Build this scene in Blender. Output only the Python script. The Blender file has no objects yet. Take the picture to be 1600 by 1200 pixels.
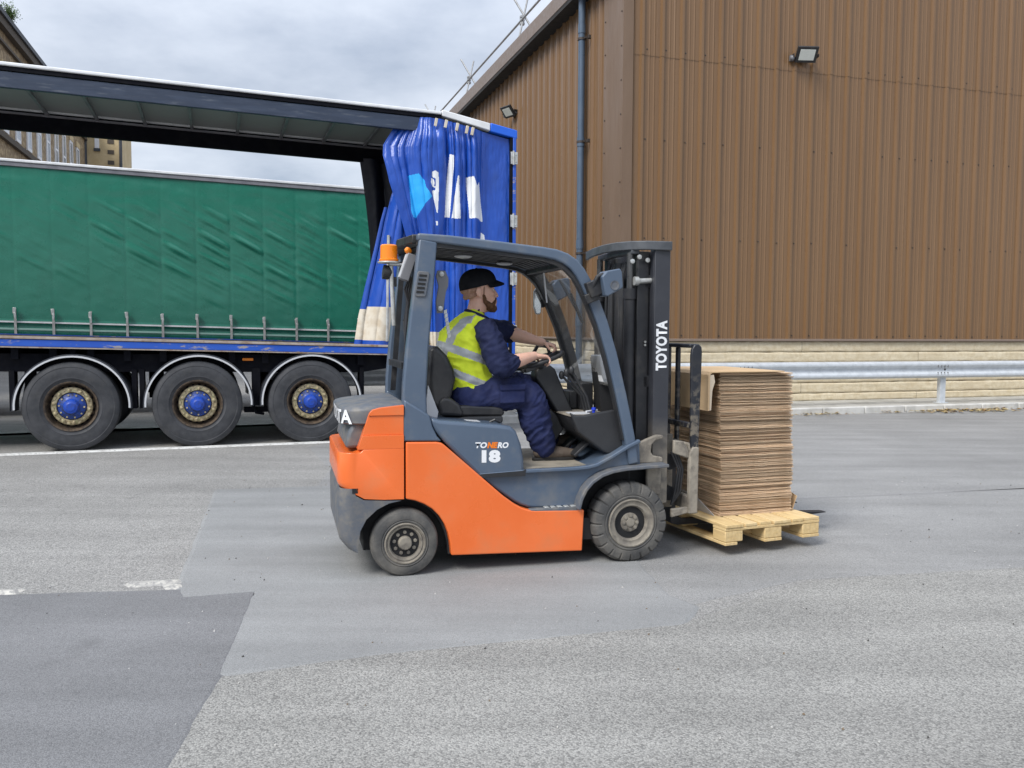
import bpy, bmesh, math, random
from mathutils import Vector, Matrix, noise
R = math.radians
random.seed(11)
S = bpy.context.scene
COL = S.collection

# ---------------------------------------------------------------- camera, sky, sun, exposure
cam = bpy.data.objects.new('camera', bpy.data.cameras.new('camera'))
COL.objects.link(cam)
TH, ROLL = math.atan(85/1350.0), 0.005
fwd = Vector((0, math.cos(TH), -math.sin(TH)))
up0 = Vector((0, math.sin(TH), math.cos(TH)))
rt0 = Vector((1, 0, 0))
rt = math.cos(ROLL)*rt0 + math.sin(ROLL)*up0
up = math.cos(ROLL)*up0 - math.sin(ROLL)*rt0
M = Matrix((rt, up, -fwd)).transposed().to_4x4()
M.translation = Vector((0, 0, 1.53))
cam.matrix_world = M
cam.data.sensor_width = 36.0
cam.data.lens = 36.0*1350/1600
cam.data.clip_start = 0.05
cam.data.clip_end = 3000
S.camera = cam
S.render.resolution_x, S.render.resolution_y = 1024, 768
S.view_settings.view_transform = 'Standard'
S.view_settings.look = 'None'
S.view_settings.gamma = 1.0
S.view_settings.exposure = 0.86

SUN_EL, SUN_AZ = R(46), R(220)       # azimuth clockwise from +Y: behind the camera, a little to the left
sun = bpy.data.objects.new('sun', bpy.data.lights.new('sun', 'SUN'))
COL.objects.link(sun)
sun.data.energy = 2.0
sun.data.angle = R(24)
sun.data.color = (1.0, 0.97, 0.92)
sd = Vector((math.sin(SUN_AZ)*math.cos(SUN_EL), math.cos(SUN_AZ)*math.cos(SUN_EL), math.sin(SUN_EL)))
sun.rotation_euler = (-sd).to_track_quat('-Z', 'Y').to_euler()

W = bpy.data.worlds.new('World')
S.world = W
W.use_nodes = True
nt = W.node_tree
nt.nodes.clear()
def wn(t, **k):
    n = nt.nodes.new(t)
    for a, b in k.items():
        setattr(n, a, b)
    return n
out = wn('ShaderNodeOutputWorld'); mixs = wn('ShaderNodeMixShader')
sky = wn('ShaderNodeTexSky'); sky.sky_type = 'NISHITA'; sky.sun_disc = False
sky.sun_elevation = SUN_EL; sky.sun_rotation = SUN_AZ
bg1 = wn('ShaderNodeBackground'); bg1.inputs[1].default_value = 0.10
bg2 = wn('ShaderNodeBackground')
tc = wn('ShaderNodeTexCoord'); sep = wn('ShaderNodeSeparateXYZ')
nt.links.new(tc.outputs['Generated'], sep.inputs[0])
# cloud layer: the direction is projected on a flat ceiling so clouds get flatter towards the horizon
mx = wn('ShaderNodeMath', operation='MAXIMUM'); mx.inputs[1].default_value = 0.0
ad = wn('ShaderNodeMath', operation='ADD'); ad.inputs[1].default_value = 0.22
dv = wn('ShaderNodeVectorMath', operation='DIVIDE')
nt.links.new(sep.outputs[2], mx.inputs[0]); nt.links.new(mx.outputs[0], ad.inputs[0])
nt.links.new(tc.outputs['Generated'], dv.inputs[0]); nt.links.new(ad.outputs[0], dv.inputs[1])
n1 = wn('ShaderNodeTexNoise'); n1.inputs['Scale'].default_value = 1.7; n1.inputs['Detail'].default_value = 7; n1.inputs['Roughness'].default_value = .55
nt.links.new(dv.outputs[0], n1.inputs['Vector'])
rp = wn('ShaderNodeValToRGB')
rp.color_ramp.elements[0].position = .33; rp.color_ramp.elements[0].color = (.43, .49, .60, 1)
rp.color_ramp.elements[1].position = .66; rp.color_ramp.elements[1].color = (.84, .89, .98, 1)
nt.links.new(n1.outputs[0], rp.inputs[0])
# an overcast sky is about two to three times brighter overhead than near the horizon
zr = wn('ShaderNodeMapRange'); zr.inputs['From Min'].default_value = .25; zr.inputs['From Max'].default_value = 1.0
zr.inputs['To Min'].default_value = .57; zr.inputs['To Max'].default_value = 1.35
nt.links.new(sep.outputs[2], zr.inputs[0])
nt.links.new(rp.outputs[0], bg2.inputs[0]); nt.links.new(zr.outputs[0], bg2.inputs[1])
mixs.inputs[0].default_value = .86
nt.links.new(sky.outputs[0], bg1.inputs[0])
nt.links.new(bg1.outputs[0], mixs.inputs[1]); nt.links.new(bg2.outputs[0], mixs.inputs[2])
nt.links.new(mixs.outputs[0], out.inputs[0])

# ---------------------------------------------------------------- materials
MATS = {}
def mat(name, col, rough=.5, metal=0.0, col2=None, nscale=6.0, nlo=.42, nhi=.62, bump=0.0, bscale=40.0, bdist=.01,
        dirt=None, dscale=3.0, dlo=.5, dhi=.7, damt=.8, spec=.5, coat=0.0, stretch=None, alpha=1.0, trans=0.0, dz=None,
        rvar=.12, rand=0.0, subsurf=0.0):
    """Principled material; object-space noise for a second colour, a dirt layer, roughness and bump."""
    m = bpy.data.materials.new(name); m.use_nodes = True
    t = m.node_tree; N = t.nodes; L = t.links
    b = N['Principled BSDF']
    b.inputs['Roughness'].default_value = rough; b.inputs['Metallic'].default_value = metal
    b.inputs['Specular IOR Level'].default_value = spec
    b.inputs['Coat Weight'].default_value = coat; b.inputs['Coat Roughness'].default_value = .12
    b.inputs['Alpha'].default_value = alpha
    b.inputs['Transmission Weight'].default_value = trans
    if subsurf:
        b.inputs['Subsurface Weight'].default_value = subsurf
        b.inputs['Subsurface Radius'].default_value = (.012, .005, .003)
    c4 = lambda c: (c[0], c[1], c[2], 1)
    tcn = N.new('ShaderNodeTexCoord'); vec = tcn.outputs['Object']
    if stretch:
        mp = N.new('ShaderNodeMapping'); mp.inputs['Scale'].default_value = stretch
        L.new(vec, mp.inputs[0]); vec = mp.outputs[0]
    cur = None
    def nz(scale, lo, hi, detail=5):
        n = N.new('ShaderNodeTexNoise'); n.inputs['Scale'].default_value = scale; n.inputs['Detail'].default_value = detail
        n.inputs['Roughness'].default_value = .62
        L.new(vec, n.inputs['Vector'])
        r = N.new('ShaderNodeMapRange'); r.inputs[1].default_value = lo; r.inputs[2].default_value = hi
        L.new(n.outputs[0], r.inputs[0]); return r.outputs[0]
    def mixc(f, a, bcol):
        x = N.new('ShaderNodeMix'); x.data_type = 'RGBA'
        L.new(f, x.inputs[0])
        if isinstance(a, tuple): x.inputs[6].default_value = a
        else: L.new(a, x.inputs[6])
        x.inputs[7].default_value = bcol
        return x.outputs[2]
    cur = c4(col)
    if col2: cur = mixc(nz(nscale, nlo, nhi), cur, c4(col2))
    if rand:
        oi = N.new('ShaderNodeObjectInfo'); hv = N.new('ShaderNodeHueSaturation')
        mr = N.new('ShaderNodeMapRange'); mr.inputs[3].default_value = 1-rand; mr.inputs[4].default_value = 1+rand
        L.new(oi.outputs['Random'], mr.inputs[0]); L.new(mr.outputs[0], hv.inputs['Value'])
        if isinstance(cur, tuple): hv.inputs['Color'].default_value = cur
        else: L.new(cur, hv.inputs['Color'])
        cur = hv.outputs[0]
    if dirt:
        f = nz(dscale, dlo, dhi, 8)
        mu = N.new('ShaderNodeMath'); mu.operation = 'MULTIPLY'; mu.inputs[1].default_value = damt
        L.new(f, mu.inputs[0]); f = mu.outputs[0]
        if dz:                                        # road dust that settles towards the bottom of the thing
            sx = N.new('ShaderNodeSeparateXYZ'); L.new(tcn.outputs['Object'], sx.inputs[0])
            mr = N.new('ShaderNodeMapRange'); mr.inputs[1].default_value = dz[1]; mr.inputs[2].default_value = dz[0]
            L.new(sx.outputs[2], mr.inputs[0])
            m2 = N.new('ShaderNodeMath'); m2.operation = 'MULTIPLY'
            L.new(f, m2.inputs[0]); L.new(mr.outputs[0], m2.inputs[1]); f = m2.outputs[0]
        cur = mixc(f, cur, c4(dirt))
    if isinstance(cur, tuple): b.inputs['Base Color'].default_value = cur
    else: L.new(cur, b.inputs['Base Color'])
    if rvar:
        n = nz(nscale*1.7, .3, .7)
        mr = N.new('ShaderNodeMapRange'); mr.inputs[3].default_value = max(.02, rough-rvar); mr.inputs[4].default_value = min(1, rough+rvar)
        L.new(n, mr.inputs[0]); L.new(mr.outputs[0], b.inputs['Roughness'])
    if bump:
        n = N.new('ShaderNodeTexNoise'); n.inputs['Scale'].default_value = bscale; n.inputs['Detail'].default_value = 4
        L.new(vec, n.inputs['Vector'])
        bp = N.new('ShaderNodeBump'); bp.inputs['Strength'].default_value = bump; bp.inputs['Distance'].default_value = bdist
        L.new(n.outputs[0], bp.inputs['Height']); L.new(bp.outputs[0], b.inputs['Normal'])
    MATS[name] = m
    return m
def sock(m): return m.node_tree.nodes['Principled BSDF']

# ---------------------------------------------------------------- mesh helpers
class MB:
    def __init__(s): s.v = []; s.f = []; s.m = []
    def add(s, vs, fs, mi=0):
        o = len(s.v); s.v += [tuple(p) for p in vs]
        for f in fs: s.f.append(tuple(i+o for i in f)); s.m.append(mi)
        return s
    def box(s, x0, x1, y0, y1, z0, z1, mi=0):
        return s.add([(x, y, z) for x in (x0, x1) for y in (y0, y1) for z in (z0, z1)],
                     [(0, 1, 3, 2), (4, 6, 7, 5), (0, 4, 5, 1), (2, 3, 7, 6), (0, 2, 6, 4), (1, 5, 7, 3)], mi)
    def obox(s, c, ax, ay, az, hx, hy, hz, mi=0):
        c, ax, ay, az = Vector(c), Vector(ax).normalized(), Vector(ay).normalized(), Vector(az).normalized()
        vs = [c+ax*hx*i+ay*hy*j+az*hz*k for i in (-1, 1) for j in (-1, 1) for k in (-1, 1)]
        return s.add(vs, [(0, 1, 3, 2), (4, 6, 7, 5), (0, 4, 5, 1), (2, 3, 7, 6), (0, 2, 6, 4), (1, 5, 7, 3)], mi)
    def prism(s, poly, w0, w1, mi=0):                 # polygon in (x, z), extruded along y
        n = len(poly)
        vs = [(x, w0, z) for x, z in poly]+[(x, w1, z) for x, z in poly]
        fs = [tuple(range(n)), tuple(range(2*n-1, n-1, -1))]
        fs += [(i, (i+1) % n, n+(i+1) % n, n+i) for i in range(n)]
        return s.add(vs, fs, mi)
    def plan(s, poly, z0, z1, mi=0):                  # polygon in (x, y), extruded along z
        n = len(poly)
        vs = [(x, y, z0) for x, y in poly]+[(x, y, z1) for x, y in poly]
        fs = [tuple(range(n)), tuple(range(2*n-1, n-1, -1))]
        fs += [(i, (i+1) % n, n+(i+1) % n, n+i) for i in range(n)]
        return s.add(vs, fs, mi)
    def rings(s, rings, cap=True, closed=True, mi=0):
        n = len(rings[0]); vs = [p for r in rings for p in r]; fs = []
        for a in range(len(rings)-1):
            for i in range(n if closed else n-1):
                j = (i+1) % n
                fs.append((a*n+i, a*n+j, (a+1)*n+j, (a+1)*n+i))
        if cap and closed:
            fs.append(tuple(range(n-1, -1, -1))); fs.append(tuple((len(rings)-1)*n+i for i in range(n)))
        return s.add(vs, fs, mi)
    def tube(s, pts, r, n=10, mi=0, cap=True, ref=None, ell=None):
        """round (or elliptical, ell = height factor) tube through pts; r a number or one per point"""
        P = [Vector(p) for p in pts]; rs = r if isinstance(r, (list, tuple)) else [r]*len(P)
        rings = []; prev = None
        for i, p in enumerate(P):
            d = (P[min(i+1, len(P)-1)]-P[max(i-1, 0)]).normalized()
            a = prev if prev is not None else (Vector(ref) if ref else (Vector((0, 0, 1)) if abs(d.z) < .9 else Vector((1, 0, 0))))
            x = (a-d*a.dot(d)).normalized(); y = d.cross(x); prev = x
            e = ell if ell else 1.0
            rings.append([p+x*rs[i]*e*math.cos(2*math.pi*k/n)+y*rs[i]*math.sin(2*math.pi*k/n) for k in range(n)])
        return s.rings(rings, cap, True, mi)
    def bar(s, pts, hx, hy, lat=(0, 1, 0), mi=0):     # rectangular section swept along pts; hy is half-width along lat
        P = [Vector(p) for p in pts]; lat = Vector(lat).normalized(); rings = []
        for i, p in enumerate(P):
            d0 = (P[i]-P[max(i-1, 0)]); d1 = (P[min(i+1, len(P)-1)]-P[i])
            d = ((d0.normalized() if d0.length else d1.normalized())+(d1.normalized() if d1.length else d0.normalized())).normalized()
            nrm = d.cross(lat).normalized()
            k = 1.0
            if d0.length and d1.length: k = 1/max(.5, d.dot(d0.normalized()))
            h = hx[i] if isinstance(hx, (list, tuple)) else hx
            rings.append([p+nrm*h*k*a+lat*hy*b for a, b in ((-1, -1), (1, -1), (1, 1), (-1, 1))])
        return s.rings(rings, True, True, mi)
    def lathe(s, prof, c, axis=(0, 1, 0), n=40, mi=0, mis=None, x0=None, cap=True):
        """profile [(radius, offset along axis)]; mis gives a material per profile segment"""
        c = Vector(c); d = Vector(axis).normalized()
        a = Vector(x0) if x0 else (Vector((0, 0, 1)) if abs(d.z) < .9 else Vector((1, 0, 0)))
        x = (a-d*a.dot(d)).normalized(); y = d.cross(x)
        o = len(s.v)
        for r, h in prof:
            for k in range(n):
                t = 2*math.pi*k/n
                s.v.append(tuple(c+d*h+x*r*math.cos(t)+y*r*math.sin(t)))
        for i in range(len(prof)-1):
            for k in range(n):
                j = (k+1) % n
                s.f.append((o+i*n+k, o+i*n+j, o+(i+1)*n+j, o+(i+1)*n+k)); s.m.append(mis[i] if mis else mi)
        for e in (0, len(prof)-1):
            if cap and prof[e][0] > 1e-5:
                s.f.append(tuple(o+e*n+k for k in range(n))); s.m.append(mis[0 if e == 0 else -1] if mis else mi)
        return s
    def sphere(s, c, r, n=14, m=9, mi=0):
        rr = r if isinstance(r, (list, tuple)) else (r, r, r); rings = []
        for i in range(m+1):
            t = math.pi*i/m; q = max(1e-4, math.sin(t))
            rings.append([(c[0]+rr[0]*q*math.cos(2*math.pi*k/n), c[1]+rr[1]*q*math.sin(2*math.pi*k/n), c[2]+rr[2]*math.cos(t)) for k in range(n)])
        return s.rings(rings, True, True, mi)
    def grid(s, fn, nu, nv, mi=0, mfn=None):          # fn(i/nu, j/nv) -> point
        o = len(s.v)
        for j in range(nv+1):
            for i in range(nu+1): s.v.append(tuple(fn(i/nu, j/nv)))
        for j in range(nv):
            for i in range(nu):
                a = o+j*(nu+1)+i
                s.f.append((a, a+1, a+nu+2, a+nu+1)); s.m.append(mfn((i+.5)/nu, (j+.5)/nv) if mfn else mi)
        return s
    def mesh(s, name, mats, smooth=35, recalc=True, merge=0.0):
        me = bpy.data.meshes.new(name); me.from_pydata(s.v, [], s.f)
        for m_ in mats: me.materials.append(m_)
        me.polygons.foreach_set('material_index', s.m)
        if recalc or merge:
            bm = bmesh.new(); bm.from_mesh(me)
            if merge: bmesh.ops.remove_doubles(bm, verts=bm.verts, dist=merge)
            bmesh.ops.recalc_face_normals(bm, faces=bm.faces)
            bm.to_mesh(me); bm.free()
        if smooth:
            me.polygons.foreach_set('use_smooth', [True]*len(me.polygons))
            me.set_sharp_from_angle(angle=R(smooth))
        me.update()
        return me
    def build(s, name, mats, parent=None, bevel=0.0, seg=2, smooth=35, recalc=True, loc=None, rotz=None, merge=0.0):
        if not isinstance(mats, (list, tuple)): mats = [mats]
        o = bpy.data.objects.new(name, s.mesh(name, mats, smooth, recalc, merge))
        COL.objects.link(o)
        if parent: o.parent = parent
        if loc: o.location = loc
        if rotz: o.rotation_euler = (0, 0, rotz)
        if bevel:
            md = o.modifiers.new('bevel', 'BEVEL'); md.width = bevel; md.segments = seg; md.limit_method = 'ANGLE'; md.angle_limit = R(40)
            md.harden_normals = False
        return o
def tag(o, label=None, cat=None, group=None, kind=None):
    if label: o['label'] = label
    if cat: o['category'] = cat
    if group: o['group'] = group
    if kind: o['kind'] = kind
    return o
def empty(name, loc=(0, 0, 0), rz=0.0):
    o = bpy.data.objects.new(name, None); COL.objects.link(o)
    o.empty_display_size = .2
    o.location = loc; o.rotation_euler = (0, 0, rz); return o
def copy_tree(o, parent=None):
    c = o.copy(); COL.objects.link(c); c.parent = parent
    for ch in list(o.children): copy_tree(ch, c)
    return c
def text_mesh(body, size, bold=.0, extrude=0.0, spacing=1.0):
    cu = bpy.data.curves.new('lettering', 'FONT'); cu.body = body; cu.size = size; cu.offset = bold; cu.extrude = extrude
    cu.space_character = spacing; cu.resolution_u = 3
    cu.align_x = 'LEFT'
    o = bpy.data.objects.new('lettering', cu); COL.objects.link(o)
    bpy.context.view_layer.update()
    me = bpy.data.meshes.new_from_object(o.evaluated_get(bpy.context.evaluated_depsgraph_get()))
    bpy.data.objects.remove(o)
    return me
def text_obj(name, body, size, m, parent, fn, bold=.0, spacing=1.0, subdiv=0.0):
    """fn maps a glyph point (x, y) to a local 3-D point lying just proud of the surface"""
    me = text_mesh(body, size, bold, 0.0, spacing)
    bm = bmesh.new(); bm.from_mesh(me)
    if subdiv:
        bmesh.ops.triangulate(bm, faces=bm.faces)
        for _ in range(4):
            es = [e for e in bm.edges if e.calc_length() > subdiv]
            if not es: break
            bmesh.ops.subdivide_edges(bm, edges=es, cuts=1); bmesh.ops.triangulate(bm, faces=[f for f in bm.faces if len(f.verts) > 3])
    for v in bm.verts: v.co = Vector(fn(v.co.x, v.co.y))
    bm.to_mesh(me); bm.free()
    me.materials.clear(); me.materials.append(m)
    for p in me.polygons: p.material_index = 0
    o = bpy.data.objects.new(name, me); COL.objects.link(o); o.parent = parent
    return o
def nz3(x, y, z): return noise.noise(Vector((x, y, z)))
# ---------------------------------------------------------------- frames (found by measuring the photograph)
FK_LOC, FK_ROT = (-0.6485, 5.2369, 0), R(15)      # forklift, x along its length, y away from the camera
TR_LOC, TR_ROT = (-5.4405, 10.6241, 0), R(18.8)   # trailers
WH_LOC, WH_ROT = (5.1207, 15.6373, 0), R(17)      # warehouse and kerb
ML_LOC = (-17.7778, 30.0, 0)                      # mill

tf = Matrix.Rotation(FK_ROT, 4, 'Z')
def fpos(u, w, z): return tuple(Vector(FK_LOC)+tf @ Vector((u, w, 0))+Vector((0, 0, z)))

# ---------------------------------------------------------------- ground
def asphalt(name, base, stone_lo, stone_hi, scale, bump, blot=.2):
    m = bpy.data.materials.new(name); m.use_nodes = True
    t = m.node_tree; N = t.nodes; L = t.links; b = N['Principled BSDF']
    tcn = N.new('ShaderNodeTexCoord'); v = tcn.outputs['Object']
    vo = N.new('ShaderNodeTexVoronoi'); vo.inputs['Scale'].default_value = scale; vo.inputs['Randomness'].default_value = 1.0
    L.new(v, vo.inputs['Vector'])
    sp = N.new('ShaderNodeSeparateColor'); L.new(vo.outputs['Color'], sp.inputs[0])
    rp = N.new('ShaderNodeValToRGB'); e = rp.color_ramp.elements
    e[0].position = 0; e[0].color = stone_lo+(1,); e[1].position = 1; e[1].color = stone_hi+(1,)
    k = e.new(.35); k.color = base+(1,); k = e.new(.7); k.color = tuple(.5*(a+c) for a, c in zip(base, stone_hi))+(1,)
    L.new(sp.outputs[0], rp.inputs[0])
    gap = N.new('ShaderNodeMapRange'); gap.inputs[1].default_value = .35; gap.inputs[2].default_value = .75
    gap.inputs[3].default_value = 1.0; gap.inputs[4].default_value = .74
    L.new(vo.outputs['Distance'], gap.inputs[0])
    # broad blotches, tyre polish streaks along the yard and fine grit
    n1 = N.new('ShaderNodeTexNoise'); n1.inputs['Scale'].default_value = .55; n1.inputs['Detail'].default_value = 6; n1.inputs['Roughness'].default_value = .65
    L.new(v, n1.inputs['Vector'])
    mp = N.new('ShaderNodeMapping'); mp.inputs['Scale'].default_value = (.28, 2.6, 1); mp.inputs['Rotation'].default_value = (0, 0, -R(17)); L.new(v, mp.inputs[0])
    n2 = N.new('ShaderNodeTexNoise'); n2.inputs['Scale'].default_value = 1.2; n2.inputs['Detail'].default_value = 5; L.new(mp.outputs[0], n2.inputs['Vector'])
    n3 = N.new('ShaderNodeTexNoise'); n3.inputs['Scale'].default_value = scale*3.1; n3.inputs['Detail'].default_value = 2; L.new(v, n3.inputs['Vector'])
    def rng(s, lo, hi):
        r = N.new('ShaderNodeMapRange'); r.inputs[1].default_value = .25; r.inputs[2].default_value = .75
        r.inputs[3].default_value = lo; r.inputs[4].default_value = hi; L.new(s, r.inputs[0]); return r.outputs[0]
    def mul(a, c):
        x = N.new('ShaderNodeMath'); x.operation = 'MULTIPLY'; L.new(a, x.inputs[0]); L.new(c, x.inputs[1]); return x.outputs[0]
    f = mul(mul(rng(n1.outputs[0], 1-blot, 1+blot), rng(n2.outputs[0], 1-blot*.85, 1+blot*.85)), mul(rng(n3.outputs[0], .82, 1.18), gap.outputs[0]))
    hv = N.new('ShaderNodeHueSaturation'); L.new(rp.outputs[0], hv.inputs['Color']); L.new(f, hv.inputs['Value'])
    # dark oil spots
    n4 = N.new('ShaderNodeTexNoise'); n4.inputs['Scale'].default_value = 2.1; n4.inputs['Detail'].default_value = 3; L.new(v, n4.inputs['Vector'])
    r4 = N.new('ShaderNodeMapRange'); r4.inputs[1].default_value = .66; r4.inputs[2].default_value = .76; r4.inputs[4].default_value = .35; L.new(n4.outputs[0], r4.inputs[0])
    mxn = N.new('ShaderNodeMix'); mxn.data_type = 'RGBA'; L.new(r4.outputs[0], mxn.inputs[0]); L.new(hv.outputs[0], mxn.inputs[6]); mxn.inputs[7].default_value = tuple(c*.55 for c in base)+(1,)
    L.new(mxn.outputs[2], b.inputs['Base Color'])
    b.inputs['Roughness'].default_value = .86; b.inputs['Specular IOR Level'].default_value = .35
    bp = N.new('ShaderNodeBump'); bp.inputs['Strength'].default_value = bump; bp.inputs['Distance'].default_value = .006; bp.invert = True
    L.new(vo.outputs['Distance'], bp.inputs['Height']); L.new(bp.outputs[0], b.inputs['Normal'])
    return m
A_COARSE = asphalt('coarse_asphalt', (.258, .253, .238), (.165, .162, .153), (.365, .357, .333), 135, .42, .17)
A_OLD = asphalt('worn_asphalt', (.262, .256, .244), (.16, .157, .152), (.37, .362, .342), 130, .32, .18)
A_SMOOTH = asphalt('smooth_asphalt', (.258, .261, .258), (.21, .212, .21), (.31, .313, .31), 260, .15, .17)
A_YARD = asphalt('yard_asphalt', (.256, .254, .248), (.19, .188, .185), (.32, .318, .31), 190, .2, .18)
A_DARK = asphalt('dark_asphalt', (.180, .180, .183), (.135, .136, .14), (.232, .233, .237), 230, .2, .18)

def jag(poly, step, amp, seed=0.0):
    o = []
    n = len(poly)
    for i in range(n):
        a, b = Vector(poly[i]), Vector(poly[(i+1) % n]); d = b-a; k = max(1, int(d.length/step))
        if d.length > 40: k = 1
        nn = Vector((-d.y, d.x)).normalized()
        for j in range(k):
            p = a+d*(j/k)
            q = 0 if j == 0 else amp*(nz3(p.x*5+seed, p.y*5, 1.3)+.7*nz3(p.x*19+seed, p.y*19, 4.1)+.4*nz3(p.x*60+seed, p.y*60, 9.1))
            o.append((p.x+nn.x*q, p.y+nn.y*q))
    return o
def sheet(name, poly, z, m):
    bm = bmesh.new()
    ar = sum(a[0]*b[1]-b[0]*a[1] for a, b in zip(poly, poly[1:]+poly[:1]))
    if ar < 0: poly = poly[::-1]
    vs = [bm.verts.new((x, y, z)) for x, y in poly]
    if z > 0:                                   # feathered edge down to the ground
        n = len(poly); lo = []
        for i in range(n):
            d = Vector(poly[(i+1) % n])-Vector(poly[i-1]); d = d.normalized() if d.length else Vector((1, 0))
            lo.append(bm.verts.new((poly[i][0]+d.y*z*4, poly[i][1]-d.x*z*4, .0006)))
        for i in range(n): bm.faces.new((vs[i], lo[i], lo[(i+1) % n], vs[(i+1) % n]))
    f = bm.faces.new(vs)
    bmesh.ops.triangulate(bm, faces=[f])
    bmesh.ops.recalc_face_normals(bm, faces=bm.faces)
    if bm.faces and sum(q.normal.z for q in bm.faces) < 0: bmesh.ops.reverse_faces(bm, faces=bm.faces)
    me = bpy.data.meshes.new(name); bm.to_mesh(me); bm.free(); me.materials.append(m)
    o = bpy.data.objects.new(name, me); COL.objects.link(o); o['kind'] = 'structure'
    return o
sheet('ground', [(-300, -60), (300, -60), (300, 500), (-300, 500)], 0.0, A_OLD)
# the yard surface to the right and behind the forklift, then the nearer patches laid on it
sheet('yard_surface', jag([(-1.95, 9.27), (-2.62, 11.1), (-1.6, 13.2), (4.9, 15.4), (60, 32.3), (60, 22), (7.9, 6.95), (3.36, 5.57), (1.79, 5.25), (.95, 4.72), (-.5, 5.6), (-1.8, 7.2)], .06, .010, 2.), .003, A_YARD)
sheet('smooth_patch', jag([(-2.78, 8.10), (-1.74, 8.32), (.5, 8.75), (.9, 4.9), (1.02, 4.70), (.90, 4.42), (-.60, 3.99), (-1.28, 3.73), (-1.48, 4.9), (-1.86, 4.79), (-1.94, 4.95)], .05, .009, 5.), .0062, A_SMOOTH)
sheet('dark_patch', jag([(-9.0, 3.55), (-2.91, 4.83), (-1.93, 4.95), (-1.86, 4.81), (-1.49, 4.92), (-1.29, 3.73), (-1.2, 2.92), (-1.12, 1.6), (-9, 0.6)], .05, .008, 8.), .0072, A_DARK)
sheet('coarse_patch', jag([(-1.26, 3.70), (-.60, 3.97), (.88, 4.40), (1.85, 5.20), (3.36, 5.52), (7.9, 6.9), (16, 9.4), (16, -2), (-1.1, -2), (-1.13, 1.6), (-1.21, 2.92)], .045, .014, 3.), .0048, A_COARSE)
sheet('joint_strip', jag([(2.57, 7.79), (4.99, 8.33), (9, 9.5), (9, 9.49), (4.99, 8.316), (2.57, 7.780)], .1, .006, 1.), .0085, mat('joint_tar', (.20, .198, .195), .8))

M_LINE = mat('worn_road_paint', (.62, .62, .60), .7, col2=(.40, .39, .37), nscale=7, nlo=.45, nhi=.7, dirt=(.25, .25, .24), dscale=30, dlo=.55, dhi=.62, damt=.8)
def line(pts, w, z=.0115, amp=.008):
    poly = []
    for a, b in zip(pts[:-1], pts[1:]): pass
    L_ = [Vector(p) for p in pts]; l = []; r = []
    for i, p in enumerate(L_):
        d = (L_[min(i+1, len(L_)-1)]-L_[max(i-1, 0)]).normalized(); n = Vector((-d.y, d.x))
        l.append(p+n*w/2); r.append(p-n*w/2)
    sheet('painted_line', jag([tuple(p) for p in l+r[::-1]], .12, amp, pts[0][0]), z, M_LINE)
line([(-16.3, 6.57), (-6.13, 10.27), (-2.3, 11.66), (-.2, 12.4)], .10)
line([(-12, 10.2), (-5.8, 13.0), (-2.3, 14.3), (.5, 15.3)], .10)
M_FADE = mat('faded_road_paint', (.52, .50, .45), .8, col2=(.34, .33, .31), nscale=11, nlo=.4, nhi=.62, dirt=(.26, .255, .245), dscale=34, dlo=.47, dhi=.56, damt=.95)
sheet('painted_line', jag([(-2.27, 5.075), (-2.03, 5.135), (-1.962, 5.0), (-1.980, 4.99), (-2.045, 5.105), (-2.24, 5.055)], .025, .006, 4.), .0125, M_FADE)
sheet('painted_line', jag([(-3.3, 4.85), (-2.86, 4.935), (-2.87, 4.910), (-3.3, 4.82)], .03, .012, 6.), .0125, M_FADE)

# ---------------------------------------------------------------- kerb, footway, leaves
rootW = lambda n: empty(n, WH_LOC, WH_ROT)
M_KERB = mat('pale_kerb_concrete', (.54, .53, .50), .85, col2=(.44, .43, .40), nscale=5, bump=.3, bscale=60, dirt=(.22, .21, .19), dscale=2.2, dlo=.55, dhi=.75, damt=.6)
k = MB()
u = -7.6
while u < 34:
    k.box(u+.004, u+.906, 0, .145, -.02, .125)
    u += .915
o = k.build('kerb', M_KERB, None, bevel=.018, loc=WH_LOC, rotz=WH_ROT); o['kind'] = 'structure'
k = MB(); k.box(-7.6, 34, .149, 1.52, -.02, .118)
o = k.build('footway', mat('footway_concrete', (.40, .39, .36), .9, col2=(.30, .29, .26), nscale=3, bump=.25, bscale=50), None, loc=WH_LOC, rotz=WH_ROT); o['kind'] = 'structure'
lv = MB()
for i in range(1300):
    uu = random.uniform(-.5, 12); d = random.random()**2.2*.5+.01
    if nz3(uu*1.1, 3, 0) < random.uniform(-.6, .2) + (.25 if uu < 2.5 else 0): continue
    a = random.uniform(0, 6.3); s_ = random.uniform(.025, .060)*(1.25 if uu > 3 else .8); zz = .012+random.random()*.03
    ca, sa = math.cos(a)*s_, math.sin(a)*s_; t = random.uniform(-.5, .5)*s_
    c = (uu, -d)
    lv.add([(c[0]-ca, c[1]-sa, zz), (c[0]+sa*.5, c[1]-ca*.5, zz+abs(t)*.6), (c[0]+ca, c[1]+sa, zz+t*.3), (c[0]-sa*.5, c[1]+ca*.5, zz+abs(t)*.4)], [(0, 1, 2), (0, 2, 3)], random.choice([0, 0, 1, 2]))
o = lv.build('fallen_leaves', [mat('yellow_leaf', (.38, .26, .09), .8), mat('brown_leaf', (.22, .13, .06), .8), mat('pale_leaf', (.48, .40, .22), .8)], None, smooth=0, loc=WH_LOC, rotz=WH_ROT)
tag(o, 'dry yellow and brown leaves scattered along the foot of the kerb', 'fallen leaves', kind='stuff')
gt_ = MB(); rg_ = random.Random(8)
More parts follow.
